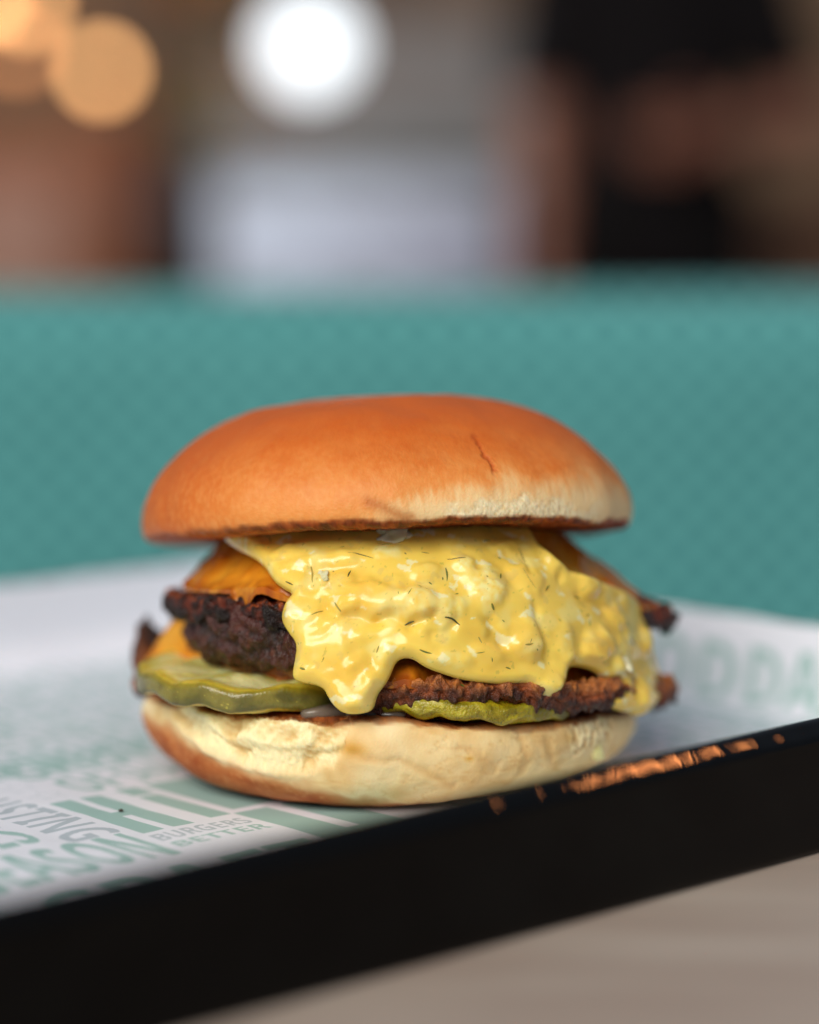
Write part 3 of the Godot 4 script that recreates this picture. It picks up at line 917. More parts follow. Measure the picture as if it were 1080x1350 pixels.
# text set so that it fills the rectangle exactly; turned = reading along +v with its top towards +u
func ink_text(text: String, u0: float, v0: float, u1: float, v1: float, col: Color, turned := false) -> void:
	var tm := TextMesh.new()
	tm.text = text
	var f := SystemFont.new()
	f.font_names = PackedStringArray(["Droid Sans"])
	f.font_weight = 700
	tm.font = f
	tm.font_size = 64
	tm.depth = 0.0
	tm.pixel_size = 0.01
	tm.curve_step = 1.0
	var ar := tm.get_mesh_arrays()
	var vs: PackedVector3Array = ar[Mesh.ARRAY_VERTEX]
	if vs.is_empty():
		print("no lettering for ", text)
		return
	var ix: PackedInt32Array = ar[Mesh.ARRAY_INDEX] if ar[Mesh.ARRAY_INDEX] != null else PackedInt32Array(range(vs.size()))
	var lo := Vector2(1e9, 1e9)
	var hi := -lo
	for q in vs:
		lo = lo.min(Vector2(q.x, q.y))
		hi = hi.max(Vector2(q.x, q.y))
	var place := func(q: Vector3) -> Vector2:
		var s := (q.x - lo.x) / (hi.x - lo.x)
		var t := (q.y - lo.y) / (hi.y - lo.y)
		if turned:
			return Vector2(lerpf(u0, u1, t) - PU0, lerpf(v0, v1, s) - PV0) * PX
		return Vector2(lerpf(u0, u1, s) - PU0, lerpf(v1, v0, t) - PV0) * PX
	for k in range(0, ix.size(), 3):
		ink_tri(place.call(vs[ix[k]]), place.call(vs[ix[k + 1]]), place.call(vs[ix[k + 2]]), col)


func ink_star(u: float, v: float, r: float, col: Color, paper: Color) -> void:
	for pass_ in 2:
		var rr := r if pass_ == 0 else r - 0.55
		var pts := []
		for k in 10:
			var a := TAU * k / 10.0 - PI / 2
			pts.append((Vector2(u, v) + Vector2(cos(a), sin(a)) * rr * (1.0 if k % 2 == 0 else 0.45) - Vector2(PU0, PV0)) * PX)
		for k in 10:
			ink_tri((Vector2(u, v) - Vector2(PU0, PV0)) * PX, pts[k], pts[(k + 1) % 10], col if pass_ == 0 else paper)


func make_print() -> ImageTexture:
	var paper := rgb(232, 235, 244)
	var ink := rgb(160, 194, 189)
	var grey := rgb(182, 194, 202)
	print_img = Image.create(2040, 1560, false, Image.FORMAT_RGB8)
	print_img.fill(paper)
	# one block of the printed pattern, as it lies left of the burger
	ink_rect(-82.5, -19.5, -77.0, 14.0, ink)
	ink_rect(-74.6, -19.5, -69.0, 14.0, ink)
	ink_rect(-77.2, -4.5, -74.4, -0.5, ink)
	ink_rect(-63.2, -13.2, -57.6, 12.2, ink)
	ink_rect(-63.4, -22.0, -57.4, -14.6, ink)
	ink_rect(-54.6, -23.0, -26.0, -9.0, ink)
	ink_rect(-54.6, -9.0, -48.0, 9.0, ink)
	ink_rect(-48.0, -9.0, -36.0, 9.0, ink)
	ink_rect(-57.0, 12.0, -47.6, 50.0, ink)
	ink_rect(-44.0, 12.0, -34.0, 50.0, ink)
	ink_rect(-48.0, 38.0, -43.0, 50.0, ink)
	ink_text("BURGERS", -83.0, 16.2, -59.0, 21.6, grey)
	ink_text("BETTER", -83.0, 23.4, -59.0, 27.6, ink)
	ink_text("BUSTING", -98.0, -40.0, -84.6, 10.0, grey, true)
	ink_text("OF", -69.0, -40.0, -55.0, -24.4, ink)
	ink_star(-77.5, -27.0, 4.6, grey, paper)
	ink_star(-77.5, -38.0, 4.6, grey, paper)
	ink_star(-77.5, -49.0, 4.6, grey, paper)
	ink_text("GREAT", -72.0, -58.0, -28.0, -43.0, ink)
	ink_text("SHAKES", -52.0, -40.5, -24.0, -26.0, ink)
	ink_text("SEASON", -131.0, 10.0, -86.0, 32.0, ink)
	ink_text("FRIES", -128.0, -14.0, -101.0, 6.0, ink)
	ink_text("CRAFT", -128.0, 38.0, -60.0, 56.0, ink)
	ink_text("TASTE", -118.0, 60.0, -70.0, 78.0, ink)
	ink_text("MELTED", -66.0, 54.0, -20.0, 72.0, ink)
	ink_text("TOASTED", -120.0, 82.0, -40.0, 98.0, ink)
	# rows farther back, towards the far wall
	var words := ["CHEESE", "BEEF", "SALAD", "ONION", "PICKLE", "SAUCE", "TASTY", "GRILL", "FRESH", "BUN"]
	var v := -156.0
	rng.seed = 9
	while v < -62.0:
		var u := -250.0
		var hgt := rng.randf_range(10.0, 17.0)
		while u < 84.0:
			var wd := rng.randf_range(30.0, 52.0)
			ink_text(words[rng.randi() % 10], u, v, u + wd, v + hgt, ink)
			u += wd + 2.0
		v += hgt + 2.2
	for block in [[-262.0, -134.0, -60.0, 92.0], [-18.0, 22.0, 34.0, 92.0], [-98.0, 22.0, -62.0, -59.0]]:
		v = block[2]
		while v < block[3]:
			var u: float = block[0]
			var hgt := rng.randf_range(8.0, 16.0)
			while u < block[1] - 8.0:
				var wd := minf(rng.randf_range(28.0, 46.0), block[1] - u)
				ink_text(words[rng.randi() % 10], u, v, u + wd, v + hgt, ink)
				u += wd + 2.0
			v += hgt + 2.4
	# right of the burger, and up the end wall
	v = -60.0
	while v < 70.0:
		ink_text(words[rng.randi() % 10], 26.0, v + 0.6, 62.0, v + 8.0, ink)
		var hgt := rng.randf_range(8.0, 13.0)
		ink_text(words[rng.randi() % 10], 64.0, v, 107.0, v + hgt, ink)
		v += hgt + 2.0
	ink_text("GOOD", 110.0, -52.0, 126.0, 12.0, ink, true)
	ink_text("BAKED", 110.0, -126.0, 126.0, -56.0, ink, true)
	ink_text("DAILY", 110.0, 16.0, 126.0, 70.0, ink, true)
	print_img.generate_mipmaps()
	return ImageTexture.create_from_image(print_img)


func fold(t: float, lim: float, r: float) -> Vector2:   # along a sheet that turns up at lim: (distance along the floor, height)
	if t < lim - r:
		return Vector2(t, 0.0)
	var a := (t - (lim - r)) / r
	if a < 1.45:
		return Vector2(lim - r + sin(a) * r, (1.0 - cos(a)) * r)
	var s := (a - 1.45) * r
	return Vector2(lim - r + sin(1.45) * r + s * cos(1.45), (1.0 - cos(1.45)) * r + s * sin(1.45))


func make_paper() -> void:
	var tex := make_print()
	var m := StandardMaterial3D.new()
	m.albedo_texture = tex
	m.roughness = 0.55
	m.metallic_specular = 0.45
	m.backlight_enabled = true
	m.backlight = Color(0.18, 0.18, 0.18)
	m.texture_repeat = false
	var cols := 330
	var rows := 260
	var u0 := -268.0 - 20.0
	var u1 := 113.0 + 20.2
	var v0 := -169.4 - 19.6
	var v1 := 100.5 + 13.0
	var v := PackedVector3Array()
	var c := PackedColorArray()
	var uv := PackedVector2Array()
	for j in rows:
		for i in cols:
			var u := lerpf(u0, u1, i / (cols - 1.0))
			var w := lerpf(v0, v1, j / (rows - 1.0))
			var a := fold(u, 113.0, 9.0) if u > -80.0 else  fold(-u, 266.0, 9.0) * Vector2(-1, 1)
			var b := fold(w, 100.5, 8.0) if w > -40.0 else fold(-w, 169.4, 10.0) * Vector2(-1, 1)
			var crease := n_mid.get_noise_2d(u * 0.35, w * 0.35) * 0.5 + n_big.get_noise_2d(u * 0.5, w * 0.5) * 0.8
			var away := ss(45.0, 85.0, Vector2(u, w).length())
			v.append(Vector3(a.x, 3.5 + maxf(a.y, b.y) + (crease * 0.9 + 0.6) * away * 0.9, b.x))
			uv.append(Vector2((u - PU0) * PX / print_img.get_width(), (w - PV0) * PX / print_img.get_height()))
	var p := obj("paper_liner", grid(v, c, cols, rows, false, uv, true), m)
	tray_frame(p)
	tag(p, "white greaseproof paper printed with pale green words, lining the tray", "paper")


func make_table() -> void:
	var t := thing("table", "pale grey brown wooden table top carrying the tray", "table", Vector3.ZERO)
	var wood := mat(Color.WHITE, 0.5, 0.4)
	var g := Gradient.new()
	g.set_color(0, rgb(158, 142, 130))
	g.set_color(1, rgb(176, 164, 152))
	g.add_point(0.5, rgb(168, 154, 142))
	wood.albedo_texture = noise_tex(81, 0.012, 512, 5, FastNoiseLite.TYPE_SIMPLEX_SMOOTH, g)
	wood.uv1_triplanar = true
	wood.uv1_scale = Vector3(1.2, 5.0, 5.0)
	var top := obj("table_top", box_mesh(Vector3(2.2, 0.028, 0.78), 0.0025), wood, t)
	top.position = Vector3(0.03, -0.028, 0.17)
	var steel := mat(rgb(40, 40, 42), 0.4)
	for s in [-1.0, 1.0]:
		var leg := obj("leg", box_mesh(Vector3(0.06, 0.714, 0.5), 0.004), steel, t)
		leg.position = Vector3(0.03 + s * 0.95, -0.748, 0.17)


# ---------------------------------------------------------------- what stands behind, out of focus
func make_seat() -> void:
	var t := thing("banquette", "teal woven upholstered bench seat behind the table", "bench", Vector3(0, -0.75, -0.62))
	# woven cords: height and colour of one repeat
	var im := Image.create(256, 256, false, Image.FORMAT_RGB8)
	var hm := Image.create(256, 256, false, Image.FORMAT_RGB8)
	for y in 256:
		for x in 256:
			var k := 0.5 + 0.25 * (cos((x + y) * TAU / 64.0) + cos((x - y) * TAU / 64.0))
			var thread := 0.5 + 0.5 * sin((x * 2.0 + y) * TAU / 16.0)
			hm.set_pixel(x, y, Color.WHITE * clampf(k * 0.85 + thread * 0.15, 0.0, 1.0))
			im.set_pixel(x, y, rgb(28, 86, 90).lerp(rgb(124, 202, 200), ss(0.05, 0.95, k)).lerp(rgb(86, 150, 148), thread * 0.15))
	var m := StandardMaterial3D.new()
	m.albedo_texture = ImageTexture.create_from_image(im)
	m.roughness = 0.85
	m.metallic_specular = 0.25
	m.rim_enabled = true
	m.rim = 0.3
	relief(m, ImageTexture.create_from_image(hm), 0.1, 69.6)
	# back: a padded slab with a rolled, ribbed top edge
	var prof := spline([Vector2(58, 380), Vector2(52, 600), Vector2(47, 780), Vector2(44, 832), Vector2(34, 848), Vector2(14, 852), Vector2(-20, 852), Vector2(-38, 846), Vector2(-45, 826), Vector2(-45, 500), Vector2(-45, 20)], 120)
	var v := PackedVector3Array()
	var c := PackedColorArray()
	var cols := 640
	for j in prof.size():
		for i in cols:
			var x := lerpf(-1100.0, 1100.0, i / (cols - 1.0))
			var rib := sin(x * TAU / 11.0) * 1.6 * ss(790.0, 846.0, prof[j].y)
			v.append(Vector3(x, prof[j].y + rib * ss(830, 850, prof[j].y), prof[j].x + rib * 0.6 + n_big.get_noise_2d(x * 0.2, prof[j].y * 0.2) * 4.0))
	obj("backrest", grid(v, c, cols, prof.size(), false, PackedVector2Array(), true), m, t)
	var cush := obj("seat_cushion", box_mesh(Vector3(2.2, 0.1, 0.46), 0.03), m, t)
	cush.position = Vector3(0, 0.34, 0.25)
	var base := obj("base", box_mesh(Vector3(2.18, 0.34, 0.42), 0.004), mat(rgb(46, 38, 34), 0.6), t)
	base.position = Vector3(0, 0.0, 0.2)


func globe_mesh(r: float, seg := 32) -> SphereMesh:
	var s := SphereMesh.new()
	s.radius = r
	s.height = 2 * r
	s.radial_segments = seg
	s.rings = seg / 2
	return s


func glow(c: Color, e: float) -> StandardMaterial3D:
	var m := mat(c, 0.3)
	m.emission_enabled = true
	m.emission = c
	m.emission_energy_multiplier = e
	return m


func make_pendant(at: Vector3, r: float, bulb: StandardMaterial3D, color: Color, energy: float, label: String, group: String, ceiling := 1.75) -> void:
	var t := thing("pendant_lamp", label, "lamp", at, 0.0, group)
	obj("bulb", globe_mesh(r), bulb, t)
	var black := mat(rgb(26, 22, 20), 0.4)
	var cap := obj("socket", tube([Vector3(0, r * 900, 0), Vector3(0, r * 1000 + 6, 0), Vector3(0, r * 1000 + 34, 0), Vector3(0, r * 1000 + 40, 0)], [r * 520, r * 520, r * 420, 3.0], 16), black, t)
	cap.name = "socket"
	obj("cord", tube([Vector3(0, r * 1000 + 30, 0), Vector3(0, (ceiling - at.y) * 1000, 0)], [2.2, 2.2], 6), black, t)
	var l := OmniLight3D.new()
	l.name = "bulb_light"
	l.light_color = color
	l.light_energy = energy
	l.light_size = r
	l.omni_range = 12.0
	l.omni_attenuation = 2.0
	l.shadow_enabled = true
	t.add_child(l)


func far(px: float, py: float, d: float) -> Vector3:      # only to read sizes off: metres at distance d along the floor
	return Vector3(0.0047 + (px - 540.0) / 3187.0 * d, 0.125 - (py - 320.0) / 3187.0 * d, 0.555 - d)


func make_ladder_lamp(warm: Color) -> void:
	var t := thing("ladder_lamp", "hanging ladder lamp of short warm glowing tubes, high above the right side", "lamp", Vector3(1.211, 1.277, -0.738))
	var hot := glow(Color(1.0, 0.62, 0.36), 110.0)
	var black := mat(rgb(26, 22, 20), 0.4)
	var lean := Vector3(-0.528, 0.578, 0.622)
	var across := Vector3(-0.678, 0.149, -0.715).normalized()
	var up := (Vector3.UP - across * across.y).normalized()
	for k in 4:
		var d: float = [0.0655, 0.036, 0.001, -0.05][k]
		var o := obj("glowing_tube", globe_mesh(0.5), hot, t)
		var h: float = [0.004, 0.006, 0.012, 0.003][k]
		o.transform = Transform3D(across * 0.13, up * h, across.cross(up) * h, lean * d)
	for e in [-66.0, 66.0]:
		obj("rod", tube([lean * -90.0 + across * e, lean * 110.0 + across * e], [2.5, 2.5], 8), black, t)
	obj("cord", tube([lean * 110.0, Vector3(-58, 470, 68)], [2.0, 2.0], 8), black, t)
	obj("crossbar", tube([lean * 110.0 - across * 66.0, lean * 110.0 + across * 66.0], [2.5, 2.5], 8), black, t)
	var l := OmniLight3D.new()
	l.name = "bulb_light"
	l.light_color = warm
	l.light_energy = 0.006
	l.light_size = 0.01
	l.omni_range = 12.0
	l.omni_attenuation = 2.0
	l.shadow_enabled = true
	t.add_child(l)


func make_background() -> void:
	# left: a low wooden cabinet with a plain door between darker posts
	var t := thing("wooden_cabinet", "low red brown wooden cabinet with paler door behind the bench, at the left", "cabinet", Vector3(-0.98, -0.75, -4.6))
	var wood := mat(rgb(150, 92, 58), 0.55)
	var post := mat(rgb(138, 72, 30), 0.5)
	obj("carcass", box_mesh(Vector3(0.86, 1.09, 0.4)), wood, t)
	for x in [-0.39, 0.385]:
		obj("post", box_mesh(Vector3(0.1, 1.13, 0.46)), post, t).position = Vector3(x, 0, 0.01)
	var door := obj("door", box_mesh(Vector3(0.6, 0.92, 0.03)), mat(rgb(178, 132, 112), 0.5), t)
	door.position = Vector3(-0.01, 0.08, 0.2)
	var knob := obj("handle", globe_mesh(0.014), mat(rgb(60, 50, 40), 0.3), door)
	knob.position = Vector3(0.25, 0.6, 0.03)
	# a dark column with a leafy plant above it
	t = thing("dark_column", "narrow charcoal column between wooden cabinet and steel counter", "column", Vector3(-0.46, -0.75, -4.9))
	obj("shaft", box_mesh(Vector3(0.25, 2.55, 0.2)), mat(rgb(42, 39, 39), 0.6), t)
	obj("base", box_mesh(Vector3(0.24, 0.12, 0.24)), mat(rgb(44, 40, 40), 0.6), t)
	t = thing("stool", "grey upholstered round stool in front of the dark column", "stool", Vector3(-0.44, -0.75, -4.35))
	obj("seat", lathe(48, 30, [Vector2(0, 0), Vector2(90, 0), Vector2(112, 12), Vector2(115, 40), Vector2(108, 64), Vector2(80, 74), Vector2(0, 78)], func(th: float, _t: float, r: float, h: float, _a: float, _b: float) -> Vector3:
		vc = rgb(92, 88, 92)
		return Vector3(r * sin(th), h + 900.0, r * cos(th)), 0.0), vmat(0.8), t)
	for k in 4:
		var a := TAU * (k + 0.5) / 4
		obj("leg", tube([Vector3(sin(a) * 170, 0, cos(a) * 170), Vector3(sin(a) * 80, 905, cos(a) * 80)], [12.0, 13.0], 10), mat(rgb(52, 46, 44), 0.4), t)
	# plant hanging high
	t = thing("hanging_plant", "olive green trailing plant hanging beside the charcoal column", "plant", Vector3(-0.40, 0.52, -4.45))
	obj("pot", lathe(40, 24, [Vector2(0, 0), Vector2(60, 0), Vector2(72, 8), Vector2(88, 120), Vector2(92, 128), Vector2(84, 130), Vector2(76, 110), Vector2(0, 108)], func(th: float, _t: float, r: float, h: float, _a: float, _b: float) -> Vector3:
		vc = rgb(150, 106, 62)
		return Vector3(r * sin(th), h + 120.0, r * cos(th)), 0.0), vmat(0.7), t)
	rng.seed = 21
	var greens := [mat(rgb(84, 92, 40), 0.5), mat(rgb(104, 104, 44), 0.5), mat(rgb(70, 82, 42), 0.5)]
	var leaf := leaf_mesh(62.0, 24.0)
	for k in 64:
		var l := obj("leaf", leaf, greens[k % 3], t)
		var a := rng.randf() * TAU
		var d := rng.randf_range(0.02, 0.115)
		l.position = Vector3(sin(a) * d, 0.26 - rng.randf() * 0.42, cos(a) * d)
		l.rotation = Vector3(rng.randf_range(0.2, 1.3), a, rng.randf_range(-0.5, 0.5))
	for k in 3:
		var a := TAU * k / 3
		obj("hanger", tube([Vector3(sin(a) * 88, 246, cos(a) * 88), Vector3(0, 1230, 0)], [2.0, 2.0], 6), mat(rgb(80, 66, 50)), t)
	# middle: a steel-topped serving counter with pale fronts, a grey screen behind it
	t = thing("serving_counter", "pale blue grey serving counter with dark steel worktop under the white globe lamp", "counter", Vector3(-0.09, -0.75, -4.2))
	obj("carcass", box_mesh(Vector3(0.54, 1.0, 0.5)), mat(rgb(176, 178, 186), 0.5), t)
	var fronts := [rgb(208, 214, 230), rgb(188, 192, 208), rgb(174, 176, 194)]
	for k in 3:
		var f := obj("front_panel", box_mesh(Vector3(0.172, 0.9, 0.02), 0.003), mat(fronts[k], 0.4), t)
		f.position = Vector3(-0.177 + k * 0.177, 0.06, 0.255)
		obj("handle", box_mesh(Vector3(0.09, 0.012, 0.02), 0.003), mat(rgb(110, 110, 116), 0.3), f).position = Vector3(0, 0.84, 0.015)
	var top := obj("worktop", box_mesh(Vector3(0.58, 0.05, 0.56)), mat(rgb(96, 98, 98), 0.35), t)
	top.position = Vector3(0, 1.02, 0.01)
	t = thing("grey_screen", "tall matt grey partition panel behind the serving counter", "partition", Vector3(-0.09, -0.75, -4.75))
	obj("panel", box_mesh(Vector3(0.66, 1.36, 0.04)), mat(rgb(132, 128, 126), 0.6), t)
	for x in [-0.345, 0.345]:
		obj("post", box_mesh(Vector3(0.03, 1.4, 0.05), 0.003), mat(rgb(90, 86, 84), 0.5), t).position = Vector3(x, 0, 0)
	# right: wooden sideboard beyond the person
	t = thing("sideboard", "brown wooden sideboard beside the person in black", "sideboard", Vector3(0.98, -0.75, -4.75))
	obj("carcass", box_mesh(Vector3(0.62, 0.95, 0.4)), mat(rgb(122, 82, 54), 0.55), t)
	obj("sideboard_top", box_mesh(Vector3(0.66, 0.03, 0.44)), mat(rgb(134, 92, 62), 0.5), t).position.y = 0.952
	for k in 2:
		var d := obj("door", box_mesh(Vector3(0.29, 0.8, 0.02)), mat(rgb(128, 84, 54), 0.5), t)
		d.position = Vector3(-0.15 + 0.3 * k, 0.08, 0.205)
		obj("handle", globe_mesh(0.012), mat(rgb(60, 54, 50), 0.3), d).position = Vector3(0.1 - 0.2 * k, 0.5, 0.02)


func leaf_mesh(length: float, width: float) -> ArrayMesh:
	var v := PackedVector3Array()
	var c := PackedColorArray()
	for j in 9:
		var t := j / 8.0
		var w := width * sin(PI * pow(t, 0.8)) * 0.5
		for i in 5:
			var s := (i - 2) / 2.0
			v.append(Vector3(w * s, -absf(s) * -w * 0.25 - t * t * length * 0.35, length * t))
	return grid(v, c, 5, 9, false, PackedVector2Array(), true)


# ---------------------------------------------------------------- a person, joined from tapered bones on a grid and meshed as surface nets
func nets(bones: Array, cell: float, k: float) -> ArrayMesh:
	var lo := Vector3.ONE * 1e9
	var hi := -lo
	for b in bones:
		var r: float = maxf(b[2], b[3]) + k + 2 * cell
		lo = lo.min(b[0] - Vector3.ONE * r).min(b[1] - Vector3.ONE * r)
		hi = hi.max(b[0] + Vector3.ONE * r).max(b[1] + Vector3.ONE * r)
	var n := Vector3i(((hi - lo) / cell).ceil()) + Vector3i.ONE
	var sx := 1
	var sy := n.x
	var sz := n.x * n.y
	var f := PackedFloat32Array()
	f.resize(n.x * n.y * n.z)
	f.fill(1e3)
	for b in bones:
		var p: Vector3 = b[0]
		var q: Vector3 = b[1]
		var flat: Vector3 = b[4] if b.size() > 4 else Vector3.ONE
		var r: float = maxf(b[2], b[3]) * maxf(flat.x, maxf(flat.y, flat.z)) + k + 2 * cell
		var a := Vector3i(((p.min(q) - Vector3.ONE * r - lo) / cell).floor()).clamp(Vector3i.ZERO, n - Vector3i.ONE)
		var z := Vector3i(((p.max(q) + Vector3.ONE * r - lo) / cell).ceil()).clamp(Vector3i.ZERO, n - Vector3i.ONE)
		var ax := (q - p) / flat
		var l2 := maxf(ax.length_squared(), 1e-9)
		for iz in range(a.z, z.z + 1):
			for iy in range(a.y, z.y + 1):
				for ix in range(a.x, z.x + 1):
					var w := (lo + Vector3(ix, iy, iz) * cell - p) / flat
					var t := clampf(w.dot(ax) / l2, 0.0, 1.0)
					var d := (w - ax * t).length() - lerpf(b[2], b[3], t)
					var id := ix + iy * sy + iz * sz
					var o := f[id]
					var h := clampf(0.5 + 0.5 * (o - d) / k, 0.0, 1.0)
					f[id] = lerpf(o, d, h) - k * h * (1.0 - h) if o < 900.0 else d
	var vid := PackedInt32Array()
	vid.resize(f.size())
	vid.fill(-1)
	var v := PackedVector3Array()
	var nn := PackedVector3Array()
	var idx := PackedInt32Array()
	var corner := [0, sx, sy, sx + sy, sz, sx + sz, sy + sz, sx + sy + sz]
	for iz in n.z - 1:
		for iy in n.y - 1:
			for ix in n.x - 1:
				var id := ix + iy * sy + iz * sz
				var neg := 0
				for cc in corner:
					if f[id + cc] < 0.0:
						neg += 1
				if neg == 0 or neg == 8:
					continue
				var sum := Vector3.ZERO
				var cnt := 0
				for e in [[0, 1], [2, 3], [4, 5], [6, 7], [0, 2], [1, 3], [4, 6], [5, 7], [0, 4], [1, 5], [2, 6], [3, 7]]:
					var fa := f[id + corner[e[0]]]
					var fb := f[id + corner[e[1]]]
					if (fa < 0.0) != (fb < 0.0):
						var pa := Vector3(e[0] & 1, (e[0] >> 1) & 1, e[0] >> 2)
						var pb := Vector3(e[1] & 1, (e[1] >> 1) & 1, e[1] >> 2)
						sum += pa.lerp(pb, fa / (fa - fb))
						cnt += 1
				vid[id] = v.size()
				v.append((lo + (Vector3(ix, iy, iz) + sum / cnt) * cell) * 1000.0)
				nn.append(Vector3(f[id + 1] - f[id] + f[id + 7 * 0 + sx + sy + sz] - f[id + sy + sz], f[id + sy] - f[id] + f[id + sx + sy + sz] - f[id + sx + sz], f[id + sz] - f[id] + f[id + sx + sy + sz] - f[id + sx + sy]).normalized())
	for iz in range(1, n.z - 1):
		for iy in range(1, n.y - 1):
			for ix in range(1, n.x - 1):
				var id := ix + iy * sy + iz * sz
				for ax in 3:
					var st: int = [sx, sy, sz][ax]
					var u: int = [sy, sz, sx][ax]
					var w: int = [sz, sx, sy][ax]
					if (f[id] < 0.0) != (f[id + st] < 0.0):
						var q := [vid[id], vid[id - u], vid[id - u - w], vid[id - w]]
						if q.min() < 0:
							continue
						if f[id] < 0.0:
							idx.append_array([q[0], q[2], q[1], q[0], q[3], q[2]])
						else:
							idx.append_array([q[0], q[1], q[2], q[0], q[2], q[3]])
	return finish(v, nn, idx)


func make_person() -> void:
	var t := thing("person", "person in black t-shirt and trousers standing behind the bench, one forearm across the waist", "person", Vector3(0.425, -0.75, -3.65))
	var B := func(ax, ay, az, bx, by, bz, ra, rb, flat := Vector3.ONE): return [Vector3(ax, ay, az), Vector3(bx, by, bz), ra, rb, flat]
	var skin := mat(rgb(156, 100, 78), 0.5)
	skin.subsurf_scatter_enabled = true
	skin.subsurf_scatter_strength = 0.1
	var body := [
		B.call(0, 1.02, 0, 0, 1.34, 0, 0.125, 0.14, Vector3(1.05, 1, 0.75)), B.call(0, 0.93, 0, 0, 1.02, 0, 0.135, 0.125, Vector3(1.05, 1, 0.8)), B.call(-0.12, 1.38, 0, 0.12, 1.38, 0, 0.065, 0.065),
		B.call(0, 1.38, 0, 0, 1.5, 0.015, 0.055, 0.052), B.call(0, 1.585, 0.02, 0, 1.62, 0.01, 0.088, 0.09, Vector3(0.88, 1.08, 1.0)), B.call(0, 1.53, 0.045, 0, 1.56, 0.05, 0.05, 0.06),
		B.call(0, 1.565, 0.112, 0, 1.59, 0.1, 0.014, 0.008), B.call(-0.076, 1.57, 0.0, -0.08, 1.6, -0.005, 0.013, 0.018), B.call(0.076, 1.57, 0.0, 0.08, 1.6, -0.005, 0.013, 0.018),
		B.call(-0.155, 1.38, 0, -0.195, 1.09, 0.0, 0.052, 0.042), B.call(-0.195, 1.09, 0.0, -0.205, 0.85, 0.03, 0.041, 0.028),
		B.call(0.165, 1.38, 0, 0.255, 1.08, 0.03, 0.052, 0.042), B.call(0.255, 1.08, 0.03, 0.07, 1.05, 0.2, 0.041, 0.028),
		B.call(-0.085, 0.93, 0, -0.1, 0.5, 0.01, 0.085, 0.058), B.call(-0.1, 0.5, 0.01, -0.105, 0.09, -0.02, 0.055, 0.038), B.call(-0.105, 0.06, -0.03, -0.12, 0.035, 0.14, 0.04, 0.032),
		B.call(0.085, 0.93, 0, 0.1, 0.5, 0.01, 0.085, 0.058), B.call(0.1, 0.5, 0.01, 0.105, 0.09, -0.02, 0.055, 0.038), B.call(0.105, 0.06, -0.03, 0.12, 0.035, 0.14, 0.04, 0.032)]
	var figure := obj("body", nets(body, 0.012, 0.03), skin, t)
	for side in [[Vector3(-0.205, 0.85, 0.03), Vector3(-0.03, -0.99, 0.1).normalized(), Vector3(0.25, 0, 0.95).normalized()], [Vector3(0.07, 1.05, 0.2), Vector3(-0.72, -0.1, 0.6).normalized(), Vector3(-0.4, 0.5, 0.6).normalized()]]:
		var o: Vector3 = side[0]
		var d: Vector3 = side[1]
		var w: Vector3 = (side[2] - d * side[2].dot(d)).normalized()
		var nrm := d.cross(w)
		var hb := [[o, o + d * 0.045, 0.027, 0.026], [o + d * 0.045 + w * 0.022, o + d * 0.085 + w * 0.026, 0.017, 0.015], [o + d * 0.045 - w * 0.022, o + d * 0.082 - w * 0.026, 0.017, 0.014]]
		for k in 4:
			var a: Vector3 = o + d * 0.085 + w * (0.029 - 0.019 * k)
			var l: float = [0.072, 0.08, 0.074, 0.058][k]
			var m: Vector3 = a + d * l * 0.55 + nrm * 0.008
			hb.append([a, m, 0.0095, 0.0085])
			hb.append([m, m + (d * 0.8 + nrm * 0.6).normalized() * l * 0.45, 0.0085, 0.0072])
		var th: Vector3 = o + d * 0.03 + w * 0.03
		hb.append([th, th + (d * 0.7 + w * 0.7) * 0.045, 0.013, 0.0105])
		hb.append([th + (d * 0.7 + w * 0.7) * 0.045, th + (d * 0.7 + w * 0.7) * 0.045 + d * 0.03, 0.0105, 0.0085])
		obj("hand", nets(hb, 0.004, 0.006), skin, figure)
	var cloth := mat(rgb(26, 23, 24), 0.9, 0.2)
	var shirt := [
		B.call(0, 1.0, 0, 0, 1.33, 0, 0.14, 0.152, Vector3(1.05, 1, 0.78)), B.call(0, 0.9, 0, 0, 1.0, 0, 0.148, 0.14, Vector3(1.05, 1, 0.82)), B.call(-0.12, 1.37, 0, 0.12, 1.37, 0, 0.078, 0.078),
		B.call(-0.16, 1.37, 0, -0.2, 1.17, 0.0, 0.074, 0.066), B.call(0.16, 1.37, 0, 0.226, 1.17, 0.02, 0.074, 0.066)]
	obj("shirt", nets(shirt, 0.014, 0.03), cloth, t)
	var legs := [B.call(0, 0.9, 0, 0, 0.96, 0, 0.145, 0.14, Vector3(1.05, 1, 0.8))]
	for s in [-1.0, 1.0]:
		legs.append(B.call(s * 0.085, 0.93, 0, s * 0.1, 0.5, 0.01, 0.098, 0.073))
		legs.append(B.call(s * 0.1, 0.5, 0.01, s * 0.105, 0.1, -0.02, 0.071, 0.058))
	obj("trousers", nets(legs, 0.014, 0.03), mat(rgb(20, 18, 18), 0.9, 0.2), t)
	obj("hair", nets([B.call(0, 1.62, -0.012, 0, 1.655, -0.005, 0.098, 0.094, Vector3(0.9, 1, 1)), B.call(0, 1.56, -0.05, 0, 1.6, -0.035, 0.07, 0.08)], 0.01, 0.03), mat(rgb(30, 22, 18), 0.6), t)
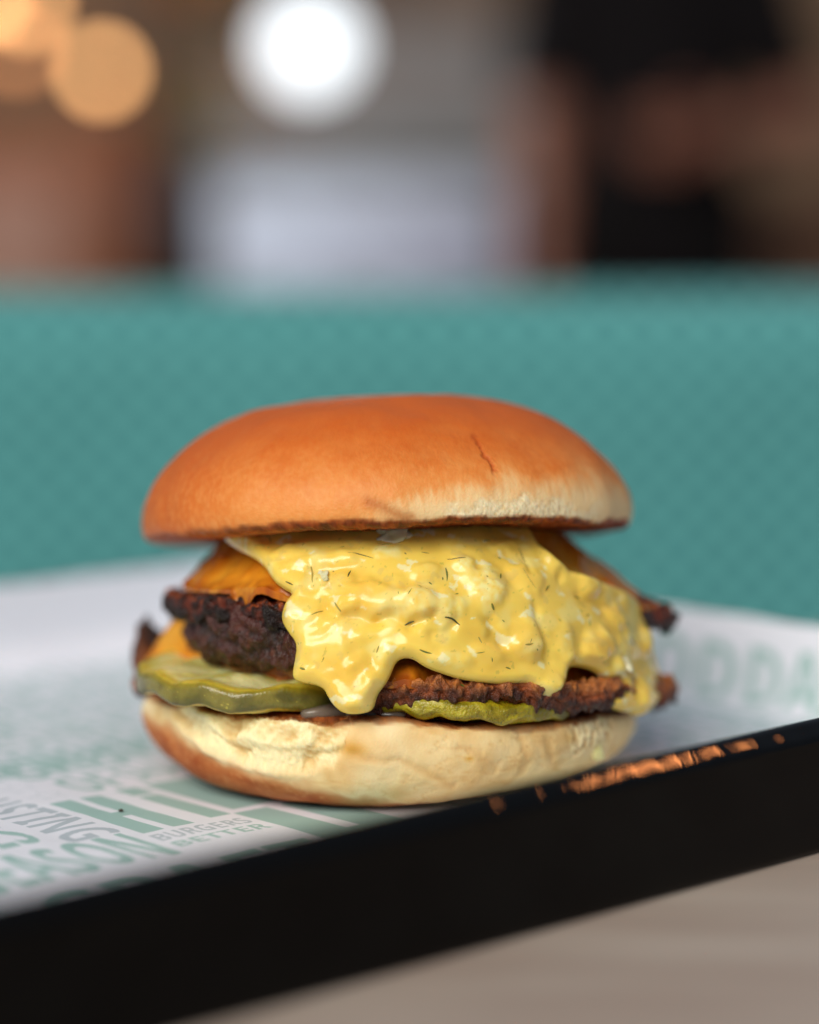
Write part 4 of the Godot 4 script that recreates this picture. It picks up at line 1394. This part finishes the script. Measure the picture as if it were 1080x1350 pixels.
	for s in [-1.0, 1.0]:
		obj("shoe", nets([B.call(s * 0.105, 0.05, -0.04, s * 0.122, 0.034, 0.15, 0.048, 0.04), B.call(s * 0.105, 0.09, -0.02, s * 0.105, 0.05, -0.03, 0.048, 0.05)], 0.01, 0.02), mat(rgb(24, 24, 26), 0.5), t)
		obj("eye", globe_mesh(0.012, 16), mat(rgb(230, 226, 220), 0.2), figure).position = Vector3(s * 0.033, 1.598, 0.09)
	obj("mouth", tube([Vector3(-24, 1541, 96), Vector3(0, 1539, 104), Vector3(24, 1541, 96)], [1.5, 4.5, 1.5], 8), mat(rgb(140, 72, 64), 0.5), figure)


func _ready() -> void:
	# ------------------------------------------------ camera, surroundings, lights
	var cam := Camera3D.new()
	cam.name = "camera"
	add_child(cam)
	cam.position = Vector3(0.0047, 0.125, 0.555)
	cam.rotation_degrees.x = -6.355
	cam.fov = 23.918
	cam.near = 0.02
	cam.far = 60.0
	var lens := CameraAttributesPhysical.new()
	lens.frustum_focal_length = 56.66
	lens.frustum_near = 0.02
	lens.frustum_far = 60.0
	lens.frustum_focus_distance = 0.506
	lens.exposure_aperture = 2.35
	cam.attributes = lens
	cam.current = true
	var env := Environment.new()
	env.background_mode = Environment.BG_COLOR
	env.background_color = Color(0.15, 0.18, 0.23).linear_to_srgb()
	env.tonemap_mode = Environment.TONE_MAPPER_LINEAR
	env.tonemap_exposure = 1.13
	env.sdfgi_enabled = true
	env.ssao_enabled = true
	env.ssil_enabled = true
	var we := WorldEnvironment.new()
	we.name = "surroundings"
	we.environment = env
	add_child(we)
	# daylight from the big window behind and to the left of the camera
	var key := AreaLight3D.new()
	key.name = "window_daylight"
	key.area_size = Vector2(4.2, 2.7)
	key.light_color = Color(1.0, 0.972, 0.93)
	key.light_energy = 34.0
	key.shadow_enabled = true
	key.area_range = 30.0
	add_child(key)
	key.look_at_from_position(Vector3(-1.9, 3.3, 4.2), Vector3(0, 0.03, 0))
	# warm row of hanging lamps above the place, out of the picture: their light glints on the tray's rim and on the sauce
	var warm := Color(1.0, 0.62, 0.3)
	make_ladder_lamp(warm)
	# ------------------------------------------------ the place
	var floor_ := obj("floor", box_mesh(Vector3(9.0, 0.05, 14.0)), mat(rgb(64, 56, 50), 0.6))
	floor_.position = Vector3(0, -0.80, 0.6)
	structure(floor_, "plain brown floor")
	var wall := obj("wall", box_mesh(Vector3(8.0, 2.6, 0.1)), mat(rgb(150, 118, 90), 0.8))
	wall.position = Vector3(0, -0.75, -6.2)
	structure(wall, "brown plaster wall at the far end of the place")
	make_table()
	make_seat()
	make_background()
	make_person()
	make_tray()
	make_paper()
	make_burger()
	var speck := obj("pepper_speck", lathe(10, 7, [Vector2(0, 0), Vector2(0.5, 0.1), Vector2(0.45, 0.45), Vector2(0, 0.6)], func(th: float, _t: float, r: float, h: float, _a: float, _b: float) -> Vector3:
		vc = rgb(52, 44, 34)
		return Vector3(r * sin(th) * (1.0 + 0.3 * sin(th * 3.0)), h, r * cos(th)), 0.0), vmat(0.6))
	speck.position = Vector3(-0.0569, 0.0042, 0.0487)
	tag(speck, "tiny dark pepper speck lying on the green printed letters left of the burger", "speck")
	# ------------------------------------------------ lamps in view
	make_pendant(Vector3(-0.17, 0.464, -3.7), 0.07, glow(Color(0.95, 0.98, 1.0), 2.0), Color(0.95, 0.98, 1.0), 0.1, "bright white globe lamp hanging over the serving counter", "")
	var amber := glow(Color(1.0, 0.74, 0.48), 8.0)
	var spots := [[140, 98, 5.0, "warm filament bulb hanging lowest, just left of the charcoal column"], [42, 12, 5.1, "warm filament bulb hanging second from the charcoal column"], [-14, 6, 5.2, "warm filament bulb at the far left, above the cabinet"]]
	for s in spots:
		make_pendant(far(s[0], s[1], s[2]), 0.024, amber, warm, 0.04, s[3], "filament bulbs over the cabinet")
	var dim := glow(Color(1.0, 0.66, 0.42), 3.0)
	make_pendant(far(30, 68, 4.9), 0.024, dim, warm, 0.015, "dim filament bulb hanging in front of the brighter ones", "filament bulbs over the cabinet")
